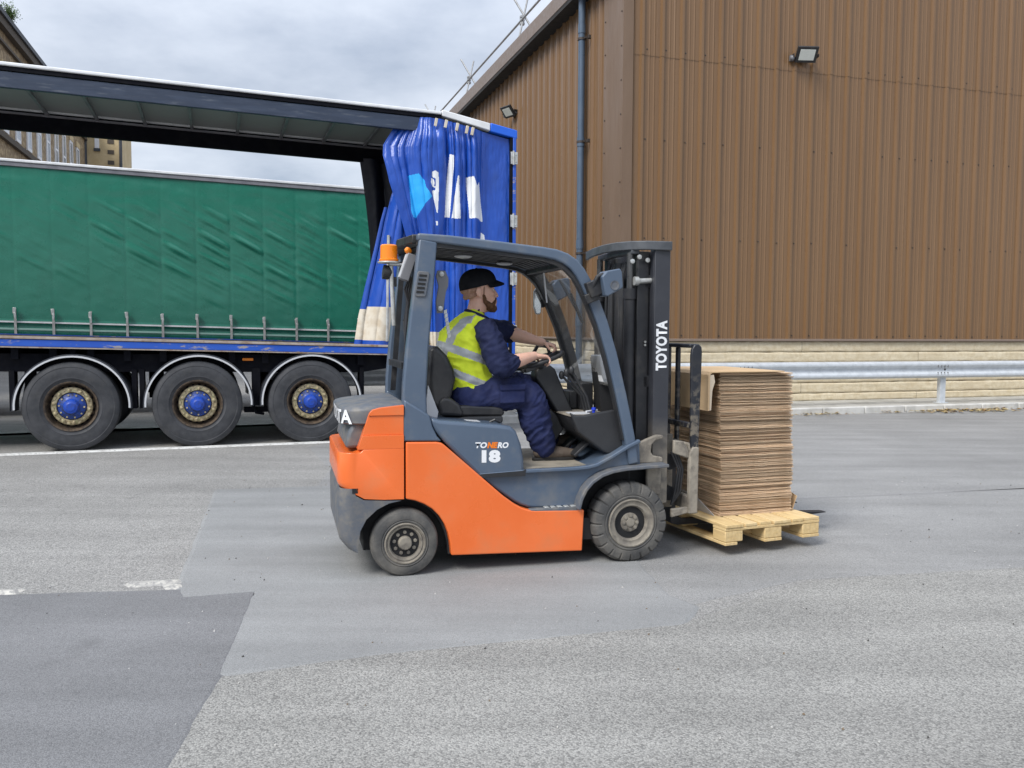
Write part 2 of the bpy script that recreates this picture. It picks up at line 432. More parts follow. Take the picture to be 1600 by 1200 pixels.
for i in range(420):
    x, y = rg_.uniform(-3.2, 5.5), rg_.uniform(2.6, 9.5); s_ = rg_.uniform(.003, .008)*(1.6 if rg_.random() < .06 else 1)
    a = rg_.uniform(0, 6.3); c_, d_ = math.cos(a)*s_, math.sin(a)*s_
    gt_.add([(x-c_, y-d_, .007), (x+d_*.7, y-c_*.7, .007), (x+c_, y+d_, .007), (x-d_*.7, y+c_*.7, .007), (x+.2*s_, y, .009+s_*.8)], [(0, 1, 4), (1, 2, 4), (2, 3, 4), (3, 0, 4)], rg_.choice([0, 0, 1, 2]))
o = gt_.build('loose_grit', [mat('pale_grit', (.42, .41, .39), .9), mat('dark_grit', (.06, .058, .055), .9), mat('brown_grit', (.16, .12, .08), .9)], None, smooth=0)
tag(o, 'loose grit and small crumbs scattered over the yard tarmac', 'grit', kind='stuff')
def shear(mb, k=-.0245):
    mb.v = [(x, y, z+k*x) for x, y, z in mb.v]; return mb
# ---------------------------------------------------------------- warehouse
M_CLAD = mat('brown_cladding', (.168, .094, .043), .32, col2=(.190, .110, .053), nscale=.7, nlo=.35, nhi=.7, stretch=(3, 3, .25), dirt=(.13, .08, .05), dscale=5, dlo=.58, dhi=.85, damt=.55, spec=.50, bump=.06, bscale=9, bdist=.02, rvar=.08)
M_FLASH = mat('brown_flashing', (.150, .094, .056), .42, col2=(.168, .108, .067), nscale=1.2, stretch=(2, 2, .4), spec=.55, bump=.04, bscale=6, bdist=.02)
M_SCREW = mat('dark_fixing', (.045, .035, .03), .6)
M_SOFFIT = mat('dark_soffit', (.02, .019, .018), .8)
M_GUT = mat('gutter_brown', (.20, .15, .12), .4)
M_PIPE = mat('blue_grey_pipe', (.070, .105, .155), .35, col2=(.085, .12, .17), nscale=3, bump=.02)
M_STONE = mat('cream_split_stone', (.56, .47, .32), .92, col2=(.66, .58, .43), nscale=10, nlo=.38, nhi=.62, dirt=(.42, .33, .21), dscale=2.5, dlo=.5, dhi=.8, damt=.5, bump=.5, bscale=45, bdist=.012, spec=.25)
M_MORTAR = mat('stone_joint', (.20, .15, .09), .95)
def clad(mb, x0, x1, z0, z1, flip, yoff, period=.41, phase=0.0, rib=.050):
    """box-profile steel sheet in the x-z plane, ribs towards -y (flip=1) ; two small stiffeners in each pan"""
    prof = []
    x = x0-((x0-phase) % period)
    while x < x1+period:
        for dx, d in ((0, 0), (.026, rib), (.074, rib), (.10, 0), (.185, 0), (.197, .008), (.212, .008), (.224, 0), (.286, 0), (.298, .008), (.313, .008), (.325, 0)):
            X = x+dx
            if x0 <= X <= x1: prof.append((X, d))
        x += period
    if prof[0][0] > x0: prof.insert(0, (x0, 0))
    if prof[-1][0] < x1: prof.append((x1, 0))
    o = len(mb.v)
    zs = [z0+(z1-z0)*i/6 for i in range(7)]
    for X, d in prof:
        for zz in zs:
            wob = .0035*nz3(X*.9, zz*.8, 7.7)
            mb.v.append((X, yoff-flip*(d+wob), zz))
    for i in range(len(prof)-1):
        for j in range(6):
            a = o+i*7+j
            mb.f.append((a, a+7, a+8, a+1)); mb.m.append(0)
wh = empty('warehouse', WH_LOC, WH_ROT)
tag(wh, 'large brown ribbed metal clad warehouse on a cream stone base', 'warehouse')
UC, WY = -2.76, 1.5
f = MB(); clad(f, UC+.14, 30, 1.36, 6.66, 1, WY); clad(f, UC+.14, 30, 6.62, 10.4, 1, WY-.007)
def screws(mb, x0, x1, zs, yoff, every=1, axis=1):
    x = x0-((x0) % .41)+.14
    while x < x1:
        for zz in zs:
            if random.random() < .75:
                q = x+random.uniform(-.012, .012); h = zz+random.uniform(-.012, .012)
                mb.lathe([(.013, 0), (.013, -.008), (.006, -.012)], (q, yoff, h), (0, 1, 0), n=7, mi=1)
        x += .41
screws(f, UC+.3, 20, (6.74, 5.09, 3.27, 1.43), WY-.006)
f.build('front_cladding', [M_CLAD, M_SCREW], wh, smooth=30, recalc=False)
# side wall, built along x then turned to run away from the corner
s = MB(); clad(s, 2.36, 42, 1.36, 8.35, 1, 0, phase=.1); screws(s, 2.6, 30, (6.2, 4.3, 2.6), 0)
s.v = [(UC+y, x, z) for x, y, z in s.v]
s.build('side_cladding', [M_CLAD, M_SCREW], wh, smooth=30, recalc=True)
c = MB()
c.add([(UC, 2.40, 1.36), (UC-.012, 2.40, 1.36), (UC-.05, 2.36, 1.36), (UC-.05, WY-.05, 1.36), (UC+.155, WY-.05, 1.36), (UC+.165, WY-.005, 1.36),
       (UC, 2.40, 10.4), (UC-.012, 2.40, 10.4), (UC-.05, 2.36, 10.4), (UC-.05, WY-.05, 10.4), (UC+.155, WY-.05, 10.4), (UC+.165, WY-.005, 10.4)],
      [(i, i+1, i+7, i+6) for i in range(5)])
for zz in [1.8+i*.62 for i in range(13)]:
    for q in (WY+.02, 2.28): c.lathe([(.017, 0), (.017, .008), (.008, .013)], (UC-.05, q, zz+(.05 if q > 2 else 0)), (-1, 0, 0), n=7, mi=1)
c.build('corner_flashing', [M_FLASH, M_SCREW], wh, smooth=20)
d = MB(); d.box(UC-.07, 30, WY-.075, WY+.02, 1.325, 1.372); d.box(UC-.07, UC+.02, WY+.02, 42, 1.327, 1.370)
d.build('drip_flashing', M_GUT, wh, bevel=.006)
# stone base: long split-faced courses
p = MB()
def course(fn, L0, L1, z0, z1, seed):
    n = int((L1-L0)/.07); m_ = 12
    def g(a, b):
        x = L0+(L1-L0)*a; e = min(b, 1-b)
        dep = .0055*(nz3(x*2.3, b*1.5+seed, seed)+.7*nz3(x*9, b*4, seed*3.1)+.4*nz3(x*26, b*9, seed*1.7))+.014
        dep *= min(1, e*9.0)
        zz = z0+(z1-z0)*b+(.009*nz3(x*3.5, seed, 2) if b in (0, 1) else 0)
        return fn(x, dep, zz)
    p.grid(g, n, m_)
zz = .112; ci = 0
for h in (.16, .21, .21, .205, .21, .215):
    a = -2.76
    for b in ((1.2, 8.0, 30) if ci % 2 else (4.05+ci*.004, 12.1, 30)):
        course(lambda x, dd, z: (x, WY-dd, z), a+.004, b-.004, zz+.007, zz+h-.006, ci*1.37+1); a = b
    course(lambda x, dd, z: (UC-dd, x, z), WY, 42, zz+.007, zz+h-.006, ci*2.1+31)
    zz += h; ci += 1
p.build('stone_base', M_STONE, wh, smooth=50, recalc=False)
q = MB(); q.box(UC+.006, 30, WY+.006, WY+.3, .1, 1.33); q.box(UC+.007, UC+.3, WY+.3, 42, .1, 1.33)
q.build('base_backing', M_MORTAR, wh)
# eaves of the side wall: gutter, dark soffit, roof edge
g = MB(); g.prism([(UC-.34, 8.28), (UC-.36, 8.60), (UC-.24, 8.62), (UC+.1, 8.66), (UC+.1, 8.30)], 1.42, 42)
g.build('eaves_gutter', [M_GUT], wh, bevel=.012)
g = MB(); g.box(UC-.33, UC+.02, 1.45, 42, 8.20, 8.275)
g.build('soffit', M_SOFFIT, wh)
g = MB(); g.add([(UC+.1, 1.5, 8.67), (30, 1.5, 11.0), (30, 42, 11.0), (UC+.1, 42, 8.67)], [(0, 1, 2, 3)])
g.build('roof', M_GUT, wh)
dp = MB(); dp.tube([(UC-.16, 3.25, 8.25), (UC-.16, 3.25, .15)], .070, n=18)
for zb in (7.6, 5.35, 3.28, 1.7): dp.tube([(UC-.16, 3.25, zb-.09), (UC-.16, 3.25, zb+.09)], .080, n=18)
dpo = dp.build('drainpipe', M_PIPE, wh)
for zb in (5.35, 3.1, 7.4):
    b_ = MB(); b_.tube([(UC-.16, 3.25, zb-.022), (UC-.16, 3.25, zb+.022)], .086, n=18); b_.box(UC-.15, UC-.02, 3.10, 3.14, zb-.018, zb+.018)
    b_.box(UC-.10, UC+.02, 3.02, 3.10, zb-.03, zb+.03)
    b_.build('pipe_bracket', M_SCREW, dpo)
# floodlights
M_BLK = mat('black_metal', (.018, .018, .02), .4, col2=(.03, .03, .032), nscale=9)
M_LED = mat('pale_lamp_glass', (.72, .74, .68), .25)
M_GREYM = mat('grey_cast_metal', (.16, .16, .17), .45)
def flood(loc, rz, tilt, label):
    r = empty('floodlight', loc, rz); tag(r, label, 'floodlight', 'floodlights fixed to the warehouse cladding')
    y, z = Vector((math.sin(tilt)*0, 1, 0)), Vector((0, 0, 1))
    n = Vector((0, -math.cos(tilt), -math.sin(tilt))); t = Vector((0, -math.sin(tilt), math.cos(tilt)))
    c0 = Vector((0, -.20, .03)); X = Vector((1, 0, 0))
    h = MB(); h.obox(c0, X, n, t, .205, .028, .155)
    for i in range(7): h.obox(c0-n*.045+X*(-.15+.05*i), X, n, t, .006, .02, .12)
    ho = h.build('lamp_housing', M_BLK, r, bevel=.008)
    q = MB(); q.obox(c0+n*.030, X, n, t, .150, .003, .105); q.build('lamp_lens', M_LED, ho, bevel=.004)
    b = MB(); b.box(-.24, .24, -.045, -.03, -.02, .03); b.box(-.25, -.235, -.20, -.03, -.01, .05); b.box(.235, .25, -.20, -.03, -.01, .05); b.box(-.08, .08, -.03, 0, -.06, .06)
    b.build('mounting_bracket', M_BLK, r, bevel=.004)
    s_ = MB(); s_.sphere((-.25, -.12, -.02), .05); s_.box(-.29, -.21, -.12, -.03, -.06, .04); s_.build('motion_sensor', M_GREYM, r)
    return r
tw = Matrix.Rotation(WH_ROT, 4, 'Z')
def wpos(u, w, z): return tuple(Vector(WH_LOC)+tw @ Vector((u, w, 0))+Vector((0, 0, z)))
flood(wpos(1.03, WY-.035, 6.86), WH_ROT-R(14), R(38), 'black floodlight with pale square lens above the guardrail side of the warehouse')
flood(wpos(UC-.03, 8.3, 7.10), WH_ROT-R(90)+R(20), R(40), 'black floodlight on the side wall of the warehouse under the eaves')

# roof-edge guard rail of scaffold tube
M_TUBE = mat('galvanised_tube', (.36, .37, .38), .5, metal=.35, col2=(.28, .28, .28), nscale=7)
sc = empty('scaffold_rail', wpos(UC, 6, 8.6), WH_ROT)
tag(sc, 'galvanised scaffold tube edge rail with crossed supports along the warehouse roof', 'scaffold rail')
r_ = MB(); r_.tube([(-.05, -3, .66), (-.05, 36, .62)], .028, n=10); r_.build('rail_tube', M_TUBE, sc)
for w_ in (-2.0, 1.65, 7.1, 12.8, 18.5):
    a = MB(); a.tube([(.40, w_-.25, 0.02), (-.22, w_+.30, 1.35)], .026, n=8); a.build('support_tube', M_TUBE, sc)
    a = MB(); a.tube([(-.18, w_-.05, -.02), (.12, w_+.02, 1.25)], .024, n=8); a.build('support_tube', M_TUBE, sc)
    a = MB()
    for dz in (-.07, .02, .10): a.obox((-.03, w_+.02, .64+dz), (1, 0, 0), (0, 1, 0), (0, 0, 1), .055, .05, .032)
    a.build('tube_coupler', M_TUBE, sc, bevel=.01)

# ---------------------------------------------------------------- guardrail
M_GALV = mat('galvanised_steel', (.58, .61, .64), .42, metal=.2, col2=(.50, .53, .56), nscale=9, dirt=(.34, .34, .33), dscale=4, dlo=.55, dhi=.8, damt=.5, rvar=.1)
gr = empty('guardrail', WH_LOC, WH_ROT); tag(gr, 'galvanised steel crash barrier on posts along the pale kerb', 'guardrail')
prof = [(.0, .62), (-.078, .655), (-.082, .665), (-.082, .700), (-.078, .710), (-.018, .762), (-.014, .772), (-.014, .798), (-.018, .808), (-.078, .860), (-.082, .870), (-.082, .905), (-.078, .915), (0, .95)]
b = MB()
for x0, x1, off in ((-9.3, -5.05, 0), (-5.2, -.75, .004), (-.9, 3.65, 0), (3.5, 8.0, .004), (7.85, 12.4, 0), (12.3, 16.8, .004), (16.7, 30, 0)):
    pr = [(.40+y-off, z) for y, z in prof]
    b.rings([[(x0, y, z) for y, z in pr]+[(x0, y+.004, z) for y, z in pr[::-1]], [(x1, y, z) for y, z in pr]+[(x1, y+.004, z) for y, z in pr[::-1]]])
b.build('rail_beam', M_GALV, gr, smooth=24)
for u in (-5.05, -.70, 3.72, 8.05, 12.4, 16.8, 21.2, 25.5):
    p = MB(); p.box(u-.065, u+.065, .412, .418, .10, .80); p.box(u-.065, u-.058, .418, .50, .10, .80); p.box(u+.058, u+.065, .418, .50, .10, .80); p.box(u-.11, u+.11, .37, .55, .118, .132)
    p.build('post', M_GALV, gr, bevel=.003)
    q = MB()
    for dx in (-.12, -.04, .04, .12):
        for z in (.70, .73, .84, .87):
            q.lathe([(.010, 0), (.010, -.01), (.004, -.014)], (u-.1+dx, .325-(.0 if z < .80 else 0), z), (0, 1, 0), n=7)
    for z in (.785,): q.lathe([(.02, 0), (.02, -.012), (.008, -.018)], (u, .386, z), (0, 1, 0), n=7)
    q.build('splice_bolts', M_SCREW, gr)

# ---------------------------------------------------------------- old mill
M_MILL = mat('sandstone_wall', (.24, .175, .105), .95, col2=(.46, .36, .22), nscale=5.5, dirt=(.15, .115, .085), dscale=1.1, dlo=.45, dhi=.75, damt=.75, bump=.5, bscale=8, bdist=.08)
M_MILL2 = mat('clean_sandstone', (.50, .39, .22), .95, col2=(.56, .45, .27), nscale=1.5, dirt=(.40, .30, .17), dscale=2, dlo=.5, dhi=.8, damt=.6, bump=.3, bscale=8, bdist=.05)
M_SLATE = mat('slate', (.05, .055, .065), .6)
M_WIN = mat('white_window_frame', (.75, .76, .78), .5)
M_GLASSD = mat('mill_window_glass', (.30, .34, .38), .1)
M_DARKST = mat('dark_stone', (.09, .075, .06), .95)  # one dark tone for eaves, string courses and quoins
ml = empty('stone_mill', ML_LOC, WH_ROT); tag(ml, 'tall sandstone mill with rows of white windows behind the trailers', 'mill building')
# wall face is the plane x = 0, running along y ; rubble blocks as shallow relief
w_ = MB()
def mw(a, b):
    y = -14+32.0*a; z = 13.0*b-.5
    return (.03*nz3(y*2.0, z*3.5, 2), y, z)
w_.grid(mw, 170, 80)
w_.box(-14, -.06, -14, 17.9, -.5, 12.4)
w_.build('mill_wall', M_MILL, ml, recalc=False, smooth=20)
r_ = MB(); r_.prism([(.30, 12.35), (.30, 12.52), (-7, 17.5), (-14.3, 12.52), (-14.3, 12.35)], -14.2, 18.1); r_.build('mill_roof', M_SLATE, ml)
e_ = MB(); e_.box(-.02, .22, -14, 18, 12.05, 12.34); e_.box(-.02, .12, -14, 18, 11.55, 11.65)
e_.build('eaves_course', M_DARKST, ml)
# string courses below each row of windows (in the darker stone)
for z in (1.3, 4.9, 8.4):
    s_ = MB(); s_.box(-.02, .14, -14, 17.9, z-.22, z-.02); s_.build('string_course', M_DARKST, ml)
for z in (1.4, 5.0, 8.5):
    y = -11.0
    while y < 17:
        f_ = MB(); f_.box(-.05, .05, y, y+.10, z, z+2.2); f_.box(-.05, .05, y+.62, y+.72, z, z+2.2); f_.box(-.05, .05, y+.10, y+.62, z, z+.12); f_.box(-.05, .05, y+.10, y+.62, z+2.08, z+2.2); f_.box(-.05, .045, y+.10, y+.62, z+1.04, z+1.14)
        fo = f_.build('mill_window', M_WIN, ml)
        g_ = MB(); g_.box(-.05, .038, y+.10, y+.62, z+.12, z+2.08); g_.build('window_pane', M_GLASSD, fo)
        l_ = MB(); l_.box(-.05, .07, y-.12, y+.84, z+2.2, z+2.46); l_.build('window_lintel', M_MILL2, fo)
        y += 1.75
# projecting stair tower at the far end
t_ = MB(); t_.box(-.08, 1.72, 18.0, 23, -.5, 13.4); t_.build('stair_tower', M_MILL2, ml)
q_ = MB()
for i in range(46):
    if i % 2: q_.box(1.10, 1.42, 17.975, 18.01, i*.28, i*.28+.22)
q_.build('quoin_stones', M_DARKST, ml)
for z in (11.2, 7.4):
    f_ = MB(); f_.box(.47, .69, 17.97, 18.02, z, z+1.5); fo = f_.build('tower_window', M_WIN, ml)
    g_ = MB(); g_.box(.42, .74, 17.93, 18.02, z-.16, z-.01); g_.build('window_sill', M_SLATE, fo)
p_ = MB(); p_.tube([(-.02, 17.9, 0), (-.02, 17.9, 12)], .12, n=8); p_.tube([(1.75, 18.0, 0), (1.75, 18.0, 12.8)], .08, n=8); p_.build('downpipe', M_SLATE, ml)
# shrub rooted in the mill's gutter
sh = empty('gutter_shrub', tuple(Vector(ML_LOC)+tw @ Vector((.20, 1.75, 12.42))), 0); sh.scale = (.42, .42, .55); tag(sh, 'small green shrub growing out of the gutter of the stone mill', 'shrub')
l = MB(); st = MB(); rng = random.Random(5)
for i in range(26):
    a = rng.uniform(0, 6.28); e = rng.uniform(.15, .95); h_ = rng.uniform(.5, 1.2)
    tip = Vector((math.cos(a)*e*.8, math.sin(a)*e*.8, h_)); st.tube([(0, 0, -.1), tip*.5+Vector((0, 0, .12)), tip], [.03, .018, .006], n=5)
    for j in range(60):
        c_ = tip*rng.uniform(.35, 1.08)+Vector((rng.gauss(0, .12), rng.gauss(0, .12), rng.gauss(0, .12))); s_ = rng.uniform(.04, .085)
        u_ = Vector((rng.gauss(0, 1), rng.gauss(0, 1), rng.gauss(0, .6))).normalized(); v_ = u_.orthogonal().normalized()
        l.add([c_-u_*s_, c_+v_*s_*.5, c_+u_*s_, c_-v_*s_*.5], [(0, 1, 2, 3)], rng.choice([0, 0, 1]))
st.build('stem', mat('twig', (.10, .07, .045), .9), sh)
l.build('foliage', [mat('shrub_leaf', (.10, .17, .035), .6), mat('shrub_leaf_dark', (.05, .10, .03), .6)], sh, smooth=0, recalc=False)
# ---------------------------------------------------------------- trailers
M_BLUE = mat('blue_pvc_curtain', (.008, .058, .345), .33, col2=(.012, .074, .41), nscale=1.3, stretch=(2, 2, .6), dirt=(.05, .09, .24), dscale=3.0, dlo=.55, dhi=.85, damt=.4, bump=.42, bscale=6, bdist=.035, spec=.55, rvar=.08)
M_CREAM = mat('soiled_cream_band', (.60, .55, .46), .6, col2=(.50, .43, .33), nscale=6, dirt=(.35, .25, .13), dscale=4, dlo=.5, dhi=.75, damt=.6)
M_WHT = mat('white_lettering', (.74, .75, .77), .4)
M_CYAN = mat('light_blue_print', (.02, .36, .80), .35)
M_BLKC = mat('shaded_interior_navy', (.008, .010, .022), .5)  # near-black navy: the load space's shade is put into this colour
M_NAVY = mat('scuffed_navy_beam', (.022, .034, .062), .45, col2=(.035, .05, .085), nscale=4, stretch=(.5, 3, 4), dirt=(.13, .145, .17), dscale=7, dlo=.56, dhi=.7, damt=.55)
M_ALW = mat('white_roof_rail', (.74, .75, .76), .4, col2=(.62, .63, .64), nscale=3)
M_ALG = mat('grey_roof_rail', (.20, .20, .22), .45, col2=(.15, .15, .17), nscale=4)
M_BEDB = mat('chipped_blue_paint', (.012, .075, .42), .45, col2=(.015, .09, .46), nscale=3, dirt=(.33, .29, .25), dscale=9, dlo=.57, dhi=.62, damt=.9, stretch=(.45, 1, 1.6))
M_BEDT = mat('bare_rusty_rail', (.36, .31, .27), .6, col2=(.26, .20, .15), nscale=6, dirt=(.20, .10, .05), dscale=8, dlo=.55, dhi=.65, damt=.7)
M_CHAS = mat('black_chassis', (.004, .0045, .008), .8, dirt=(.014, .014, .015), dscale=4, damt=.5, spec=.15)
M_TYRE = mat('truck_tyre_rubber', (.026, .028, .033), .68, col2=(.042, .044, .050), nscale=5, dirt=(.085, .083, .08), dscale=7, dlo=.5, dhi=.8, damt=.4, bump=.15, bscale=60, rvar=.1)
M_RIMD = mat('dirty_steel_rim', (.040, .030, .024), .6, metal=.3, col2=(.10, .07, .045), nscale=14, dirt=(.17, .13, .09), dscale=22, dlo=.5, dhi=.7, damt=.6)
M_BRASS = mat('weathered_hub_ring', (.52, .44, .28), .42, metal=.4, col2=(.26, .20, .12), nscale=30, dirt=(.46, .44, .24), dscale=26, dlo=.5, dhi=.66, damt=.8)
M_HUBB = mat('blue_hub_paint', (.008, .055, .38), .4, dirt=(.03, .04, .10), dscale=16, dlo=.45, dhi=.7, damt=.7)
M_HUBD = mat('grimy_blue_flange', (.010, .055, .32), .5, col2=(.008, .035, .18), nscale=14, dirt=(.03, .035, .06), dscale=24, dlo=.48, dhi=.62, damt=.85)
M_MUD = mat('mudguard_plastic', (.022, .026, .036), .42, col2=(.032, .036, .046), nscale=3, dirt=(.08, .08, .08), dscale=5, damt=.5)
M_TRIM = mat('pale_guard_edge', (.52, .53, .55), .5)
M_ZINC = mat('zinc_hinge', (.52, .53, .52), .4, metal=.5, col2=(.40, .40, .38), nscale=12)
M_AMB = mat('amber_lens', (.80, .22, .01), .3)
def translucent(name, col):
    m = bpy.data.materials.new(name); m.use_nodes = True; t = m.node_tree; N = t.nodes; L = t.links
    b = N['Principled BSDF']; b.inputs['Base Color'].default_value = col+(1,); b.inputs['Roughness'].default_value = .5
    tr = N.new('ShaderNodeBsdfTranslucent'); tr.inputs[0].default_value = col+(1,)
    mx_ = N.new('ShaderNodeMixShader'); mx_.inputs[0].default_value = .15
    L.new(b.outputs[0], mx_.inputs[1]); L.new(tr.outputs[0], mx_.inputs[2]); L.new(mx_.outputs[0], N['Material Output'].inputs[0])
    return m
M_ROOFT = translucent('translucent_roof_sheet', (.31, .335, .335))

def inpoly(x, y, P):
    c = False; j = len(P)-1
    for i in range(len(P)):
        if (P[i][1] > y) != (P[j][1] > y) and x < (P[j][0]-P[i][0])*(y-P[i][1])/(P[j][1]-P[i][1])+P[i][0]: c = not c
        j = i
    return c
def interp(x, T):
    if x <= T[0][0]: return T[0][1]
    for (a, p), (b, q) in zip(T[:-1], T[1:]):
        if x <= b: return p+(q-p)*(x-a)/(b-a)
    return T[-1][1]
def sstep(a, b, x):
    t = min(1, max(0, (x-a)/(b-a))); return t*t*(3-2*t)

bt = empty('curtainside_trailer', TR_LOC, TR_ROT)
tag(bt, 'blue curtain sided trailer with its side curtain drawn back and blue wheel hubs', 'trailer')
XF, XR = -8.0, 5.74
# bed
b = shear(MB().box(XF, 4.55, 0, .07, 1.285, 1.372)); b.build('side_rail', M_BEDB, bt, bevel=.006)
b = shear(MB().box(XF, 5.70, -.012, .075, 1.376, 1.408)); b.v; b.box(XF, 4.55, -.006, .06, 1.2695, 1.2815) if False else None
b.build('floor_edge', M_BEDT, bt, bevel=.005)
b = shear(MB().box(XF, 4.55, .004, .06, 1.268, 1.284)); b.build('rail_lip', M_BEDT, bt)
b = shear(MB().box(XF, 5.70, .076, 2.42, 1.33, 1.392)); b.build('load_floor', mat('plywood_floor', (.13, .09, .06), .7, col2=(.09, .065, .045), nscale=2, stretch=(.3, 5, 1)), bt)
b = shear(MB().box(XF, 5.70, 2.43, 2.5, 1.285, 1.408)); b.build('side_rail', M_BEDB, bt, bevel=.005)
b = shear(MB().box(4.55, 5.72, .006, .07, 1.283, 1.37)); b.build('rear_rail', M_CHAS, bt)
# chassis and running gear
b = MB(); b.prism([(XF, .98), (XF, 1.27), (4.75, 1.16), (4.62, 1.08), (3.6, .93), (-1, .99)], .18, .30); b.prism([(XF, .98), (XF, 1.27), (4.75, 1.16), (4.62, 1.08), (3.6, .93), (-1, .99)], 2.20, 2.32)
b.prism([(XF, 1.0), (XF, 1.26), (4.7, 1.155), (3.6, .95)], .60, .78); b.prism([(XF, 1.0), (XF, 1.26), (4.7, 1.155), (3.6, .95)], 1.72, 1.90)
for i in range(30): b.box(XF+.2+i*.42, XF+.28+i*.42, .10, 2.4, 1.12-.0245*(XF+i*.42), 1.26-.0245*(XF+i*.42)) if XF+i*.42 < 4.3 else None
b.build('chassis', M_CHAS, bt)
b = MB()
AX = (0.0, 1.47, 2.895)
for u in AX:
    b.tube([(u, .3, .553), (u, 2.2, .553)], .07, n=12)
    for w_ in (.70, 1.80):
        b.obox((u-.28, w_, .66), (1, 0, -.2), (0, 1, 0), (.2, 0, 1), .36, .05, .06); b.lathe([(.13, .0), (.15, .12), (.12, .30)], (u+.28, w_, .62), (0, 0, 1), n=14); b.box(u-.62, u-.5, w_-.06, w_+.06, .6, 1.1)
b.build('axles', M_CHAS, bt)
# roof
b = shear(MB().box(XF, 4.70, -.02, .10, 4.600, 4.672)); b.v = [(x, y, z-(.03 if (y < 0 and z > 4.63-.0245*x) else 0)) for x, y, z in b.v]
b.build('roof_rail', M_ALW, bt, bevel=.012)
b = shear(MB().box(XF, 4.70, .0, .05, 4.548, 4.598)); b.build('curtain_track', M_CHAS, bt)
b = MB(); b.prism([(4.704, 4.582), (4.704, 4.668), (5.40, 4.555), (5.40, 4.450)], -.022, .10); shear(b).build('roof_rail', M_ALW, bt, bevel=.012)
b = MB(); b.prism([(5.405, 4.440), (5.405, 4.560), (5.80, 4.495), (5.80, 4.375)], -.03, .12); shear(b).build('corner_cap', mat('bright_blue_plastic', (.01, .11, .62), .4), bt, bevel=.012)
b = MB(); b.prism([(5.405, 4.440), (5.405, 4.560), (5.80, 4.495), (5.80, 4.375)], .125, 2.5); shear(b).build('rear_header', M_BEDB, bt, bevel=.01)
b = shear(MB().box(XF, 4.70, .012, .075, 4.350, 4.540)); b.box(XF, 4.0, .075, .10, 4.345-.0245*XF, 4.352-.0245*XF) if False else None
b.build('cant_rail', M_NAVY, bt, bevel=.008)
b = shear(MB().box(XF, 5.4, 2.40, 2.49, 4.33, 4.60)); b.build('cant_rail', M_CHAS, bt)
b = shear(MB().box(XF, 5.4, 2.37, 2.399, 4.545, 4.575)); b.build('far_rail_lip', M_ALG, bt)
b = shear(MB().box(XF, 4.70, 2.40, 2.52, 4.605, 4.672)); b.build('roof_rail', M_ALW, bt, bevel=.012)
b = MB(); b.prism([(XF, 4.635), (4.70, 4.635), (5.42, 4.52), (5.42, 4.535), (4.70, 4.65), (XF, 4.65)], .101, 2.398); shear(b).build('roof_sheet', M_ROOFT, bt)
for i in range(19):
    u = -7.72+.652*i
    b = MB(); b.box(u-.022, u+.022, .078, 2.398, 4.555-.0245*u, 4.60-.0245*u); b.build('roof_bow', M_ALG, bt, bevel=.004)
b = shear(MB().box(XF-.06, XF, 0, 2.5, 1.29, 4.66)); b.build('front_bulkhead', M_BEDB, bt, bevel=.01)
# rear frame, doors, hinges
b = shear(MB().box(5.70, 5.735, -.02, .06, 1.30, 4.41)); b.box(5.70, 5.735, 2.44, 2.5, 1.16, 4.26); b.build('rear_post', M_CHAS, bt)
b = shear(MB().box(5.738, 5.785, -.03, 2.5, 1.30, 4.39)); b.build('rear_door', M_BEDB, bt, bevel=.006)
b = shear(MB().box(5.66, 5.70, .06, 2.44, 1.40, 4.45)); b.build('door_dark_sheet', M_BLKC, bt)  # sheet inside the door, interior shade painted in its colour
for z in (4.10, 3.215, 2.395, 1.65):
    h = shear(MB().box(5.70, 5.80, -.048, -.028, z-.085, z+.085)); h.tube([(5.737, -.05, z-.1-.14), (5.737, -.05, z+.1-.14)], .014, n=10)
    for q in (-.05, .05): h.lathe([(.012, 0), (.012, -.008)], (5.775, -.048, z+q-.141), (0, 1, 0), n=8)
    h.build('door_hinge', M_ZINC, bt, bevel=.003)
# near curtain, bunched against the rear post
PRINT = {
    'cyan': [(4.238, 3.733), (4.364, 3.763), (4.442, 3.675), (4.461, 3.582), (4.546, 3.465), (4.461, 3.373), (4.334, 3.159), (4.295, 3.171), (4.266, 3.246), (4.256, 3.395)],
    'a': [(4.546, 3.797), (4.589, 3.82), (4.639, 3.796), (4.644, 3.616), (4.628, 3.243), (4.609, 3.251), (4.55, 3.513), (4.544, 3.541), (4.589, 3.55), (4.595, 3.584), (4.55, 3.598), (4.53, 3.645), (4.53, 3.711), (4.569, 3.701), (4.583, 3.649), (4.575, 3.61), (4.599, 3.603), (4.595, 3.707), (4.546, 3.731)],
    'l': [(4.797, 4.058), (4.857, 4.044), (4.808, 3.199), (4.734, 3.199)],
    'h': [(4.907, 3.771), (4.927, 3.774), (4.958, 3.189), (4.828, 3.19), (4.848, 3.326)],
    'n': [(5.042, 3.768), (5.139, 3.788), (5.19, 3.661), (5.231, 3.722), (5.252, 3.57), (5.304, 3.185), (5.284, 3.177), (5.212, 3.218), (5.09, 3.205)],
    's': [(5.274, 3.027), (5.325, 3.001), (5.346, 2.876), (5.264, 2.89)],
    'd': [(4.599, 3.136), (4.628, 3.128), (4.628, 3.071), (4.603, 3.079)],
}
LEFT = [(1.40, 4.42), (2.2, 4.34), (2.6, 4.27), (3.1, 4.12), (3.6, 3.95), (3.95, 3.87), (4.1, 3.88), (4.36, 4.04), (4.56, 4.12)]
def top_at(u): return 4.545 if u < 4.7 else 4.545-(u-4.7)*.165
